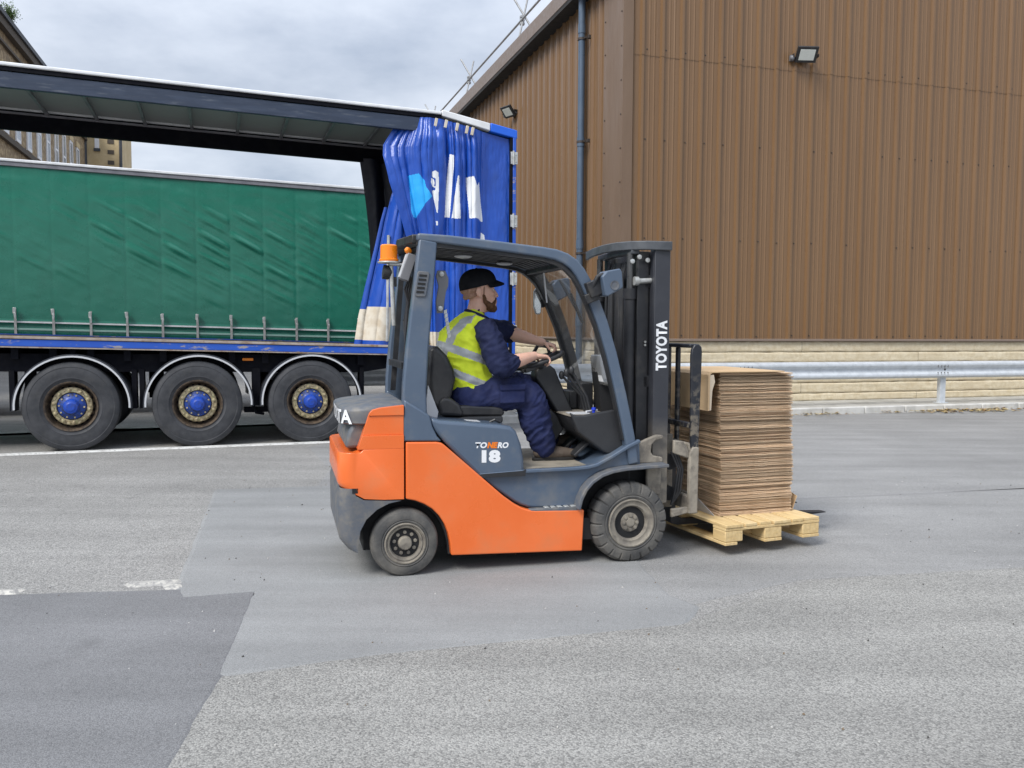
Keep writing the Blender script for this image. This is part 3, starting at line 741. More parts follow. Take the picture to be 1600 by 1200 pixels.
def fold(s, v, seed=0.0):
    """depth of the gathered cloth, outward positive; sharp-backed folds that pinch together at the top"""
    g = 1-sstep(.66, .80, s)
    n1_ = nz3(s*2.6, v*.35, 3+seed); n2_ = nz3(s*6, v*.6, 9+seed); n3_ = nz3(s*3.3, v*1.6, 21)
    q1 = s*10.5+.9*n1_; q2 = s*25+1.3*n2_+.5*n3_
    w1 = abs(math.sin(q1*math.pi*.5))**.55; w2 = abs(math.sin(q2*math.pi*.5))**.6
    d = (.075+.03*n2_)*w1+(.026+.022*n3_)*w2
    d += .026*sstep(.60, .97, v)*abs(math.sin(s*62+v*5+3*n2_))**.7          # tight pleats under the rollers
    d += .014*max(0, nz3(s*5+v*3, v*7-s*4, 2.2))*2+.012*max(0, nz3(s*4-v*5, v*9, 7.2))       # crumples
    return g*d+.004*nz3(s*40, v*20, 1)+.018*nz3(s*4, v*5, 2+seed)*sstep(.7, .85, s)+.010*max(0, nz3(s*9+v*6, v*11, 31))*sstep(.7, .85, s)
def cpt(a, v):
    zb = 1.405
    uL = interp(zb+v*3.1, LEFT); u = 4.12+1.58*a+(uL-4.12)*(1-sstep(-.02, .36, a))
    z = zb+v*(top_at(u)-zb-.01)
    s = a
    d = fold(s, v)
    u2 = u+.018*(1-sstep(.64, .8, s))*math.sin(s*10.5*math.pi+v*1.2)
    # diagonal tucks radiating from the hooks
    d *= 1-.45*sstep(.90, 1, v)
    dp_ = .15*sstep(.70, .93, v)*(1-sstep(.03, .22, a))
    return (u2, .035-d*1.1+dp_, z-.0245*u2)
cb = MB()
NU, NV = 420, 330
def cm(a, v):
    x, y, z = cpt(a, v); zt = z+.0245*x
    if zt < 1.60 and x < 5.2: return 1
    for k_, P in PRINT.items():
        if inpoly(x, zt, P): return 3 if k_ == 'cyan' else 2
    return 0
cb.grid(cpt, NU, NV, mfn=cm)
# second fold of cloth behind, its free edge hanging forward
LB = [(1.40, 3.61), (1.80, 3.66), (2.2, 3.74), (2.75, 3.86), (3.1, 3.93), (3.45, 4.02), (3.8, 4.15), (4.4, 4.3)]
def bpt(a, v):
    z = 1.405+v*2.9; uL = interp(z, LB); u = uL+(4.75-uL)*a
    d = .07*abs(math.sin(a*8.5+.7*nz3(a*3, v*.8, 4)))**.6+.03*abs(math.sin(a*21+nz3(a*4, v, 6)))**.7+.02*nz3(a*4, v*3, 8)
    edge = .10*(1-sstep(0, .18, a))
    return (u, .10-d+edge, z-.0245*u)
cb.grid(bpt, 110, 150, mfn=lambda a, v: (0 if v*2.9+1.405 < 1.47 else (1 if v*2.9+1.405 < 1.93 else 0)))
def dpt(a, v):
    z = 1.405+v*1.9; uL = interp(z, LB)-.10+.05*v; u = uL+.22*a
    return (u, .22-.05*abs(math.sin(a*5+v)), z-.0245*u)
cb.grid(dpt, 20, 90, mfn=lambda a, v: (0 if v*1.9+1.405 < 1.47 or v*1.9+1.405 > 1.88 else 1))
cbo = cb.build('side_curtain', [M_BLUE, M_CREAM, M_WHT, M_CYAN], bt, smooth=60, recalc=False)
for u in (4.60, 4.74, 4.90, 5.04, 5.12):
    h = MB(); h.obox((u, -.085, top_at(u)-.075-.0245*u), (1, 0, -.2), (0, 1, 0), (.2, 0, 1), .020, .012, .055); h.build('curtain_roller', M_CREAM, bt, bevel=.005)
pt = MB(); pt.tube([(3.93, .02, 1.45-.09), (3.96, .02, 2.9-.09)], .022, n=10); pt.build('curtain_pole', M_ZINC, bt)
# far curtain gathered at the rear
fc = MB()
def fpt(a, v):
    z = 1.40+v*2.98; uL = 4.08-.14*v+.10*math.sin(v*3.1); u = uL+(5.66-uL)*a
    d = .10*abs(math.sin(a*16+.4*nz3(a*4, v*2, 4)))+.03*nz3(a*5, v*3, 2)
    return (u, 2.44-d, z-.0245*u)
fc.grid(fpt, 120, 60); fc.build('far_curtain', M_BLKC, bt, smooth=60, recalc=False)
# wheels
def make_truck_wheel(parent, c, side):
    """side -1: outer face towards -y"""
    ax = (0, side, 0)
    drum = MB(); drum.lathe([(.20, -.32), (.20, -.16), (.17, -.15), (.16, -.12)], (0, 0, 0), ax, n=28)
    w0 = drum.build('wheel', M_CHAS, parent, loc=c)
    t = MB()
    pr = [(.296, -.36), (.33, -.375), (.46, -.385), (.515, -.372), (.545, -.345), (.553, -.32)]
    for k_ in range(5):
        x = -.30+.055*k_; pr += [(.553, x), (.540, x+.006), (.540, x+.016), (.553, x+.022)]
    pr += [(.553, -.04), (.546, -.020), (.530, -.007), (.515, -.003), (.508, .001), (.490, .005), (.484, .002), (.455, .008), (.40, .010), (.365, .004), (.352, .006), (.340, -.002), (.318, -.010), (.300, -.012)]
    t.lathe(pr, (0, 0, 0), ax, n=72, cap=False); t.build('tyre', M_TYRE, w0, smooth=28)
    r_ = MB()
    r_.lathe([(.302, -.014), (.310, -.006), (.306, .0), (.292, -.004), (.284, -.024), (.278, -.06), (.268, -.10), (.250, -.118), (.232, -.112), (.232, -.10)], (0, 0, 0), ax, n=60, cap=False)
    for k_ in range(20):
        a = 2*math.pi*k_/20; r_.lathe([(.0005, .004), (.017, .004), (.017, -.002)], (.251*math.sin(a), side*-.113, .251*math.cos(a)), ax, n=9, mi=1)
    r_.build('rim', [M_RIMD, M_CHAS], w0, smooth=40)
    h = MB()
    h.lathe([(.236, -.106), (.236, -.070), (.226, -.064), (.178, -.060), (.170, -.070)], (0, 0, 0), ax, n=48, cap=False)
    for k_ in range(10):
        a = 2*math.pi*(k_+.5)/10; p_ = (.203*math.sin(a), side*-.062, .203*math.cos(a))
        h.lathe([(.027, 0), (.027, .008), (.021, .010), (.019, .034), (.010, .036), (.009, .055)], p_, ax, n=6)
    for k_ in range(10):
        a = 2*math.pi*k_/10; h.obox((.215*math.sin(a), side*-.058, .215*math.cos(a)), (math.cos(a), 0, -math.sin(a)), (0, 1, 0), (math.sin(a), 0, math.cos(a)), .022, .006, .012)
    h.build('hub_ring', M_BRASS, w0, smooth=30)
    h = MB()
    h.lathe([(.166, -.074), (.160, -.060), (.120, -.040), (.098, -.030), (.092, -.018), (.086, .030), (.078, .042), (.050, .048), (.046, .052), (.0005, .053)], (0, 0, 0), ax, n=40, mis=[2, 2, 2, 2]+[0]*7)
    for k_ in range(10):
        a = 2*math.pi*(k_+.3)/10; h.lathe([(.012, 0), (.012, .012), (.0005, .013)], (.142*math.sin(a), side*-.049, .142*math.cos(a)), ax, n=6, mi=1)
    h.build('hub_cap', [M_HUBB, M_BRASS, M_HUBD], w0, smooth=40)
    return w0
w0 = make_truck_wheel(bt, (0, 0.0, .553), -1)
def put_wheel(parent, c, flip=False, rot=0.0):
    w = copy_tree(w0, parent); w.location = c
    w.rotation_euler = (0, rot, math.pi if flip else 0); return w
w0.rotation_euler = (0, .2, 0)
for i, u in enumerate(AX):
    if i: put_wheel(bt, (u, 0.0, .553), False, .4*i)
    put_wheel(bt, (u, 2.5, .553), True, .3*i)
for u in AX:
    N_ = 34
    for (y0, y1) in ((2.505, 2.10), (-.005, .40)):
        m = MB(); ro = []
        for i in range(N_+1):
            a = math.pi*(-.02+1.04*i/N_); c_, s_ = -math.cos(a), math.sin(a)
            ro.append([(u+.02+c_*.672, y0, .555+s_*.645), (u+.02+c_*.676, y1, .555+s_*.649), (u+.02+c_*.664, y1, .555+s_*.637), (u+.02+c_*.640, y0+(.02 if y1 > y0 else -.02), .555+s_*.613), (u+.02+c_*.640, y0, .555+s_*.613)])
        m.rings(ro); mo = m.build('mudguard', M_MUD, bt, smooth=35)
    e = MB(); ro = []
    for i in range(N_+1):
        a = math.pi*(-.015+1.03*i/N_); c_, s_ = -math.cos(a), math.sin(a)
        ro.append([(u+.02+c_*.655, -.018, .555+s_*.628), (u+.02+c_*.655, -.004, .555+s_*.628), (u+.02+c_*.634, -.004, .555+s_*.607), (u+.02+c_*.634, -.018, .555+s_*.607)])
    e.rings(ro); e.build('guard_edge', M_TRIM, mo, smooth=35)
    for x0, x1, y0, y1, z0, z1 in ((-.01, .05, .10, .16, 1.19, 1.25), (-.70, -.64, .15, .35, .50, 1.0), (.68, .74, .15, .35, .50, 1.0)):
        q = MB(); q.box(u+x0, u+x1, y0, y1, z0, z1); q.build('guard_bracket', M_CHAS, mo)
l = MB(); l.box(2.03, 2.17, .155, .178, 1.10, 1.135); l.build('marker_light', M_AMB, bt, bevel=.006)
l = MB(); l.tube([(2.16, .25, .52), (2.20, .24, .40), (2.30, .28, .38)], .02, n=8); l.box(2.05, 2.35, .3, .4, .40, .47); l.build('air_hose', M_CHAS, bt)
# --- green trailer behind
M_GRN = mat('green_pvc_curtain', (.018, .165, .112), .28, col2=(.024, .185, .128), nscale=1.2, dirt=(.06, .20, .155), dscale=1.6, dlo=.5, dhi=.85, damt=.4, bump=.10, bscale=11, bdist=.01, spec=.5, rvar=.07)
M_PGRN = mat('pale_green_hem', (.28, .46, .40), .4)
M_STRAP = mat('grey_webbing', (.42, .42, .41), .6, col2=(.33, .32, .31), nscale=18)
G0 = Vector(TR_LOC)+Matrix.Rotation(TR_ROT, 4, 'Z') @ Vector((0, 4.6, 0))
gt = empty('curtainside_trailer', tuple(G0), TR_ROT)
tag(gt, 'green curtain sided trailer with buckled straps standing behind the open trailer', 'trailer')
GS = -.0232
STR = [-1.47+.572*i for i in range(-11, 13)]
c = MB()
def gpt(a, v):
    x = -8.2+a*13.7; z = 1.18+v*3.02
    i = math.floor((x+1.47)/.572); f = ((x+1.47)/.572)-i
    win = math.sin(math.pi*f)**.6
    # tension creases running down to the right inside each panel
    q = (z+.52*(x-(-1.47+i*.572)))
    amp = sstep(-2, 2.2, x)*.75+.22
    zz = sstep(2.2, 2.7, z)*(1-sstep(3.45, 3.85, z))+.35*sstep(1.8, 2.1, z)*(1-sstep(2.2, 2.7, z))
    n_ = nz3(q*7.5+i*3.7, i*1.9, .7+f*.35); n2_ = nz3(q*14+i*8.7, i*4.3, 2+f*.5)
    h = .035*amp*zz*win*(max(0, n_)**1.4*2.0+.5*max(0, n2_)**1.2)
    h += .006*nz3(x*1.2, z*6, 3)*sstep(3.4, 3.9, z)+.010*nz3(x*.8, z*.9, 1)+.0035*nz3(x*5, z*7, 2)
    h -= .0035*math.exp(-((f if f < .5 else 1-f)/.03)**2)
    if z < 1.62: h += .012*math.sin((z-1.18)*32)
    return (x, -h, z+GS*x)
c.grid(gpt, 620, 170); c.build('side_curtain', M_GRN, gt, smooth=60, recalc=False)
b = shear(MB().box(-8.3, 5.6, -.04, .10, 4.225, 4.275), GS); b.build('roof_rail', M_ALW, gt, bevel=.012)
b = shear(MB().box(-8.3, 5.6, -.025, .08, 4.155, 4.222), GS); b.build('roof_rail', M_ALG, gt, bevel=.008)
b = shear(MB().box(-8.3, 5.6, .08, 2.46, 1.10, 4.20), GS); b.build('load_body', M_CHAS, gt)
b = shear(MB().box(-8.3, 5.6, .08, 2.46, 4.20, 4.262), GS); b.build('roof_sheet', M_ROOFT, gt)
b = shear(MB().box(-8.2, 5.5, -.030, -.014, 1.572, 1.60), GS); b.build('hem_bar', M_ALW, gt)
b = shear(MB().box(-8.2, 5.5, -.026, -.012, 1.452, 1.485), GS); b.build('hem_band', M_PGRN, gt)
b = shear(MB().box(-8.2, 5.5, -.02, .05, 1.06, 1.17), GS); b.build('side_rail', M_CHAS, gt)
b = MB(); b.prism([(-8.2, .90), (-8.2, 1.3), (5.4, .97), (5.4, .85)], .5, 2.0)
b.build('chassis', M_CHAS, gt)
for i, x in enumerate(STR):
    if x < -8 or x > 5.4: continue
    s_ = MB(); z0 = GS*x
    s_.box(x-.020, x+.020, -.042, -.033, 1.20+z0, 1.80+z0)
    so = s_.build('tension_strap', M_STRAP, gt)
    k_ = MB(); hh = random.uniform(-.02, .03); t_ = random.uniform(-.12, .12)
    k_.obox((x-.006, -.060, 1.745+z0+hh), (1, 0, t_), (0, 1, 0), (-t_, 0, 1), .026, .014, .052); k_.obox((x+.004, -.070, 1.66+z0+hh), (1, 0, -t_), (0, 1, .15), (t_, 0, 1), .018, .010, .055)
    k_.build('buckle', M_ZINC, so, bevel=.006)
for u in (-6.9, -5.55, -4.2):
    put_wheel(gt, (u, .06, .553), False, u); put_wheel(gt, (u, 2.44, .553), True, u)
# ---------------------------------------------------------------- forklift (x forward, y across, away from the camera)
DUST = (.22, .195, .155)
M_SLATEP = mat('slate_blue_paint', (.072, .102, .150), .36, col2=(.082, .115, .165), nscale=2.5, dirt=DUST, dscale=5, dlo=.50, dhi=.8, damt=.45, spec=.5, coat=.15, bump=.03, bscale=150, bdist=.002, rvar=.08)
M_SLATED = mat('dusty_slate_paint', (.085, .098, .120), .55, col2=(.12, .122, .128), nscale=9, dirt=DUST, dscale=13, dlo=.46, dhi=.72, damt=.6, bump=.08, bscale=70, bdist=.004)
M_ORANGE = mat('orange_paint', (.74, .142, .026), .31, col2=(.77, .165, .040), nscale=1.8, dirt=(.50, .20, .09), dscale=3.5, dlo=.52, dhi=.8, damt=.5, spec=.5, coat=.2, bump=.02, bscale=120, bdist=.002, rvar=.10)
M_DK = mat('forklift_black_steel', (.014, .015, .018), .5, col2=(.022, .022, .025), nscale=9, dirt=(.10, .09, .075), dscale=7, dlo=.55, dhi=.8, damt=.5, bump=.05, bscale=60)
M_MAST = mat('mast_charcoal_paint', (.030, .032, .040), .42, col2=(.037, .039, .047), nscale=6, dirt=(.27, .235, .185), dscale=9, dlo=.28, dhi=.62, damt=.95, dz=(.55, .95), bump=.04, bscale=90)
M_DUSTY = mat('dust_caked_steel', (.27, .24, .195), .85, col2=(.17, .15, .125), nscale=8, dirt=(.07, .062, .055), dscale=15, dlo=.52, dhi=.7, damt=.75, bump=.25, bscale=50)
M_PLAST = mat('black_plastic', (.022, .023, .026), .48, col2=(.030, .031, .034), nscale=5, dirt=(.15, .135, .11), dscale=6, dlo=.55, dhi=.85, damt=.4, bump=.05, bscale=200, bdist=.002)
M_SEAT = mat('black_vinyl', (.016, .016, .018), .38, col2=(.024, .024, .026), nscale=7, dirt=(.08, .075, .07), dscale=6, damt=.4, bump=.08, bscale=120)
M_MATT = mat('dusty_floor_mat', (.30, .265, .21), .9, col2=(.22, .195, .155), nscale=6, dirt=(.10, .09, .075), dscale=4, dlo=.5, dhi=.75, damt=.6, bump=.2, bscale=60)
M_SOLID = mat('dusty_solid_tyre', (.050, .050, .050), .82, col2=(.085, .082, .077), nscale=6, dirt=(.20, .185, .16), dscale=5, dlo=.45, dhi=.75, damt=.65, bump=.25, bscale=55)
M_WRIM = mat('muddy_wheel_rim', (.24, .215, .175), .75, col2=(.17, .152, .128), nscale=11, dirt=(.09, .08, .07), dscale=16, dlo=.5, dhi=.7, damt=.7, bump=.15, bscale=60)
M_CHR = mat('oily_rod', (.10, .10, .10), .3, metal=.6)
M_DARKR = mat('dark_recess', (.008, .008, .009), .7)
def glassy(name, col, fac, rough=.03):
    m = bpy.data.materials.new(name); m.use_nodes = True; t = m.node_tree; N = t.nodes; L = t.links
    b = N['Principled BSDF']; b.inputs['Base Color'].default_value = col+(1,); b.inputs['Roughness'].default_value = .25
    tr = N.new('ShaderNodeBsdfTransparent'); tr.inputs[0].default_value = (.86, .88, .88, 1)
    gl = N.new('ShaderNodeBsdfGlossy'); gl.inputs['Roughness'].default_value = rough
    m1 = N.new('ShaderNodeMixShader'); m2 = N.new('ShaderNodeMixShader')
    lw = N.new('ShaderNodeFresnel'); lw.inputs[0].default_value = 1.45
    n = N.new('ShaderNodeTexNoise'); n.inputs['Scale'].default_value = 3; n.inputs['Detail'].default_value = 6
    mr = N.new('ShaderNodeMapRange'); mr.inputs[1].default_value = .3; mr.inputs[2].default_value = .75; mr.inputs[3].default_value = fac*.5; mr.inputs[4].default_value = fac*1.5
    tcn = N.new('ShaderNodeTexCoord'); L.new(tcn.outputs['Object'], n.inputs['Vector']); L.new(n.outputs[0], mr.inputs[0])
    L.new(mr.outputs[0], m1.inputs[0]); L.new(tr.outputs[0], m1.inputs[1]); L.new(b.outputs[0], m1.inputs[2])
    L.new(lw.outputs[0], m2.inputs[0]); L.new(m1.outputs[0], m2.inputs[1]); L.new(gl.outputs[0], m2.inputs[2])
    L.new(m2.outputs[0], N['Material Output'].inputs[0]); return m
M_GLASS = glassy('hazy_screen', (.36, .35, .33), .34)  # grey film paints the reflection haze onto the glass

fk = empty('forklift', FK_LOC, FK_ROT)
tag(fk, 'orange and slate blue forklift truck carrying a pallet of flattened boxes', 'forklift')
WC = .52
def mirp(poly_w): return [(1.04-b, 1.04-a) for a, b in [poly_w]][0]
def arc(cx, cz, r, a0, a1, n): return [(cx+r*math.cos(R(a0+(a1-a0)*i/n)), cz+r*math.sin(R(a0+(a1-a0)*i/n))) for i in range(n+1)]
def sweep_rear(mb, poly, w0, w1, r, uref, n=7, mi=0):
    """section poly swept across the truck; points behind uref are pulled in near both sides so the rear corners are rounded"""
    ws = [w0+r*(1-math.cos(math.pi/2*i/n)) for i in range(n+1)]+[w1-r*(1-math.cos(math.pi/2*i/n)) for i in range(n, -1, -1)]
    poly = [(u if u > -.30 else -.30+(u+.30)*.74, z) for u, z in poly]
    um = min(p[0] for p in poly); rings = []
    for w in ws:
        e = min(w-w0, w1-w); d = r-math.sqrt(max(0, r*r-(r-min(e, r))**2))
        rings.append([(u+(d*min(1, (uref-u)/(uref-um)) if u < uref else 0), w, z) for u, z in poly])
    return mb.rings(rings, True, True, mi)
# core
b = MB(); b.box(-.24, 1.20, .19, .85, .14, .60); b.box(-.20, .70, .10, .94, .50, .80); b.box(1.15, 1.72, .20, .84, .16, .60); b.box(.30, 1.15, .09, .95, .11, .50)
b.build('chassis', M_DARKR, fk)
# counterweight
b = MB(); sweep_rear(b, [(-.006, .486), (-.006, .80), (-.262, .80), (-.285, .785), (-.315, .777), (-.38, .780), (-.430, .782), (-.440, .772), (-.442, .60), (-.430, .578), (-.36, .527), (-.25, .497), (-.12, .487)], .018, 1.022, .10, -.24)
for (a, c) in ((.018, .25), (.79, 1.022)):
    b.prism([(-.006, .80), (-.006, .885), (-.258, .885), (-.287, .80)], a, c)
    i_ = (.014 if a < .5 else 0, .014 if a > .5 else 0)
    b.prism([(-.006, .885), (-.006, 1.005), (-.221, 1.005), (-.258, .885)], a+i_[0]*.6, c-i_[1]*.6)
    b.prism([(-.006, 1.005), (-.006, 1.066), (-.150, 1.052), (-.196, 1.040), (-.214, 1.022), (-.221, 1.005)], a, c)
cw = b.build('counterweight', M_ORANGE, fk, bevel=.014, seg=3, smooth=40)
b = MB(); b.prism([(-.002, .80), (-.002, 1.0), (-.22, 1.0), (-.30, .96), (-.315, .79)], .252, .788); b.build('counterweight_recess', M_SLATED, fk, bevel=.01)
b = MB(); b.prism([(-.24, .80), (-.355, .80), (-.335, .90), (-.30, .96), (-.22, .96)], .10, .94); b.build('rear_recess', M_SLATED, fk, bevel=.02)
def hood_contour(inset, n=9):
    r = .17-inset*.5; x0, x1, y0, y1 = -.384+inset, .0, .045+inset, .995-inset
    return [(x1, y0)]+[(x0+r-r*math.sin(math.pi/2*i/n), y0+r-r*math.cos(math.pi/2*i/n)) for i in range(n+1)]+[(x0+r-r*math.cos(math.pi/2*i/n), y1-r+r*math.sin(math.pi/2*i/n)) for i in range(n+1)]+[(x1, y1)]
b = MB(); rr = []
for z, ins in ((.940, .05), (.944, .02), (.956, .004), (.985, .004), (1.018, .0), (1.032, .004), (1.041, .014), (1.046, .03), (1.056, .12)):
    rr.append([(x, y, z+(.024*(x+.405)/.4 if z > 1.01 else 0)) for x, y in hood_contour(ins)])
b.rings(rr); hood = b.build('rear_hood', M_SLATED, fk, smooth=50)
# lettering wrapped round the hood's rear
cont = hood_contour(-.004, 24)[::-1]
seglen = [0]
for p, q in zip(cont[:-1], cont[1:]): seglen.append(seglen[-1]+math.hypot(q[0]-p[0], q[1]-p[1]))
def on_hood(s):
    for i in range(len(cont)-1):
        if s <= seglen[i+1] or i == len(cont)-2:
            t = (s-seglen[i])/(seglen[i+1]-seglen[i]); return (cont[i][0]+(cont[i+1][0]-cont[i][0])*t, cont[i][1]+(cont[i+1][1]-cont[i][1])*t)
me_w = 0.66
text_obj('hood_lettering', 'TOYOTA', .124, M_WHT, hood, lambda x, y: (lambda p: (p[0], p[1], .955+y*.92))(on_hood(seglen[-1]-.285-.60+x*1.04)), bold=.004, spacing=1.08, subdiv=.02)
# bumper
b = MB(); sweep_rear(b, [(-.02, .478), (-.10, .462), (-.17, .428), (-.235, .37), (-.272, .30), (-.296, .20), (-.300, .165), (-.36, .185), (-.425, .245), (-.436, .28), (-.440, .52), (-.425, .565), (-.35, .520), (-.25, .490), (-.12, .482)], .022, 1.018, .085, -.28)
b.build('bumper', M_SLATED, fk, bevel=.008, smooth=40)
b = MB(); b.box(-.32, -.285, .018, .03, .535, .565); b.build('tow_slot', M_DARKR, fk)
# side panels
arch = [(.006, .486)]+[(.062, .474), (.118, .450), (.168, .418), (.212, .372), (.246, .318), (.268, .262), (.282, .20), (.290, .116)]
side = arch+[(1.157, .092), (1.168, .362), (.835, .374), (.79, .380), (.745, .397), (.70, .422), (.62, .482), (.245, .815), (.225, .828), (.195, .834), (.006, .838)]
for a, c in ((.020, .090), (.95, 1.02)):
    b = MB(); b.prism(side, a, c); b.build('side_panel', M_ORANGE, fk, bevel=.009, seg=3)
b = MB(); b.tube([(.006, .10, .478)]+[(x, .10, z-.006) for x, z in arch], .012, n=8); b.build('wheel_arch_edge', M_DK, fk)
# grey middle body
deck = [(.16, .985), (.22, .968), (.60, .930), (.675, .918), (.712, .885), (.745, .80), (.764, .70), (.768, .604), (.47, .600), (.245, .833), (.19, .90), (.165, .945)]
b = MB(); b.prism(deck, .034, 1.006); eh = b.build('engine_hood', M_SLATEP, fk, bevel=.028, seg=3)
b = MB(); b.prism([(.44, .607), (.47, .598), (.77, .598), (.775, .640), (.75, .632), (.46, .620)], .028, .06); b.build('hood_seam', M_DK, fk)
for a, c in ((.026, .13), (.91, 1.014)):
    b = MB(); b.prism([(-.012, .842), (.23, .836), (.200, .87), (.172, .93), (.155, 1.0), (-.003, 1.10)], a, c); b.build('pillar_base', M_SLATEP, fk, bevel=.012)
step = [(.46, .612), (.625, .488), (.705, .430), (.75, .405), (.80, .386), (.84, .380), (1.122, .372), (1.14, .44), (1.175, .51), (1.225, .56), (1.29, .595), (1.38, .617), (1.50, .628), (1.58, .632), (1.57, .80), (1.475, .765), (1.36, .700), (1.26, .652), (1.20, .640), (1.10, .632), (.76, .628)]
b = MB(); b.prism(step, .066, .974); b.build('step_panel', M_SLATEP, fk, bevel=.016, seg=3)
b = MB(); b.bar([(.47, .05, .612), (.76, .05, .626), (1.10, .05, .630), (1.20, .05, .637), (1.26, .05, .650), (1.36, .05, .698), (1.475, .05, .762), (1.56, .05, .80)], .012, .020); b.build('floor_edge_trim', M_SLATEP, fk, bevel=.006)
b = MB(); b.box(.80, 1.125, .022, .072, .352, .384); so = b.build('step_plate', M_SLATED, fk, bevel=.006)
b = MB()
for i in range(5): b.prism([(.90+i*.045, .385), (.935+i*.045, .385), (.930+i*.045, .391), (.905+i*.045, .391)], .026, .068)
b.build('step_tread', M_ZINC, so, bevel=.002)
# front wings
wing = [(1.118, .372)]+[(1.135, .44), (1.165, .498), (1.21, .548), (1.275, .588), (1.35, .612), (1.44, .624), (1.60, .632), (1.745, .636)]
for yc in (.075, .965):
    b = MB(); b.bar([(x, yc, z) for x, z in wing], .011, .100); b.build('wing', M_SLATED, fk, bevel=.005)
# lettering on the engine hood
def hood_face(x0, z0, k=1.0, sl=.16):
    return lambda x, y: (x0+x*k+y*sl, .0325, z0+y-.03*(x))
text_obj('model_number', '18', .098, M_WHT, eh, hood_face(.466, .700, 1.40, 0), bold=.006, spacing=1.0)
M_ORL = mat('orange_lettering', (.75, .18, .01), .4)
text_obj('model_lettering', 'TO', .048, M_WHT, eh, hood_face(.440, .789, 1.12, .2), bold=.002)
text_obj('model_lettering', 'NE', .048, M_ORL, eh, hood_face(.520, .787, 1.0, .2), bold=.003)
text_obj('model_lettering', 'RO', .048, M_WHT, eh, hood_face(.586, .785, 1.03, .2), bold=.002)
# cab frame
pil = [(-.013, .85), (-.006, 1.19), (.016, 1.42), (.036, 1.586), (.066, 1.83), (.094, 2.085), (.206, 2.062), (.178, 1.70), (.152, 1.40), (.138, 1.15), (.142, 1.02), (.160, .95), (.195, .87)]
for a, c, n_ in ((.045, .125, 'rear_pillar'), (.915, .995, 'rear_pillar')):
    b = MB(); b.prism(pil, a, c); rp_ = b.build(n_, M_SLATEP, fk, bevel=.012, seg=2)
    b = MB(); b.prism([(.150, 2.0), (.206, 2.0), (.19, 1.70), (.165, 1.40), (.151, 1.15), (.125, 1.15), (.140, 1.40), (.163, 1.70)], a+.082 if a < .5 else a-.014, c+.014 if a < .5 else c-.082)
    b.build('pillar_rib', M_SLATEP, rp_, bevel=.004)
    if a < .5:
        b = MB(); b.prism([(.064, 1.742), (.082, 1.872), (.092, 1.884), (.150, 1.880), (.156, 1.868), (.136, 1.738), (.126, 1.726), (.072, 1.728)], .036, .047); pv = b.build('pillar_vent', M_SLATED, rp_, bevel=.004)
        for i in range(5):
            z = 1.858-.025*i; x = .092-.0045*i; q = MB(); q.prism([(x, z-.007), (x+.046, z-.009), (x+.048, z+.003), (x+.002, z+.006)], .033, .037); q.build('vent_slot', M_DARKR, pv)
rail = [(.085, 2.092), (.28, 2.079), (.60, 2.050), (.88, 2.022), (.97, 2.008), (1.035, 1.985), (1.09, 1.950), (1.135, 1.900), (1.175, 1.835), (1.225, 1.735), (1.29, 1.585), (1.36, 1.37), (1.43, 1.10), (1.49, .84), (1.525, .645)]
hx = [.022, .028, .030, .032, .034, .036, .037, .037, .037, .037, .036, .036, .036, .036, .036]
for yc in (.085, .955):
    b = MB(); b.bar([(x, yc, z) for x, z in rail], hx, .040); gr_ = b.build('overhead_guard', M_SLATEP, fk, bevel=.012, seg=3, smooth=50)
    b = MB(); b.bar([(x+(.012 if i > 6 else 0)-.042*(1 if i > 7 else i/7.0), yc+(.012 if yc < .5 else -.012), z-.036) for i, (x, z) in enumerate(rail[:-1])], .010, .026); b.build('guard_seal', M_PLAST, gr_, smooth=50)
b = MB(); b.bar([(x-.004, .910, z) for x, z in rail[5:]], .042, .006); b.build('pillar_shade_strip', M_PLAST, fk, smooth=50)  # added black strip paints the far pillar's shade and inner rubber
b = MB(); b.bar([(.105, .12, 2.085), (.06, .5, 2.09), (.105, .92, 2.085)], .045, .028, lat=(0, 0, 1)); b.build('rear_crossmember', M_DK, fk, bevel=.008)
b = MB(); b.bar([(1.06, .12, 1.952), (1.06, .92, 1.952)], .04, .022, lat=(0, 0, 1)); b.build('front_crossmember', M_DK, fk, bevel=.008)
b = MB()
for y in (.17, .26, .35, .44, .52, .60, .69, .78, .87): b.bar([(.12, y, 2.066), (.60, y, 2.034), (.90, y, 2.006), (1.05, y, 1.962)], .008, .018)
b.build('roof_slats', M_DK, fk)
b = MB(); b.bar([(.10, .52, 2.088), (.60, .52, 2.056), (.90, .52, 2.026), (1.0, .52, 2.000)], .006, .392); b.build('roof_cover', M_DK, fk)
for x, y in ((.42, .30), (.80, .70)):
    b = MB(); b.sphere((x, y, 2.010-.02*x), (.06, .045, .014)); b.build('cab_lamp', M_TRIM, fk)
b = MB()
ws = [(1.075, 1.925), (1.115, 1.875), (1.15, 1.815), (1.20, 1.715), (1.265, 1.565), (1.335, 1.35), (1.385, 1.16)]
b.rings([[(x, .128, z), (x, .912, z)] for x, z in ws], cap=False, closed=False); b.build('windscreen', M_GLASS, fk, recalc=False)
b = MB(); b.tube([(1.063, .62, 1.95), (1.073, .62, 1.86), (1.086, .61, 1.72)], .006, n=6); b.build('blind_cord', M_WHT, fk)
b = MB(); b.bar([(1.16, .55, 1.88), (1.27, .42, 1.62)], .008, .006); b.obox((1.24, .42, 1.68), (.4, 0, -.9), (0, 1, 0), (.9, 0, .4), .11, .010, .008); b.build('wiper', M_PLAST, fk)
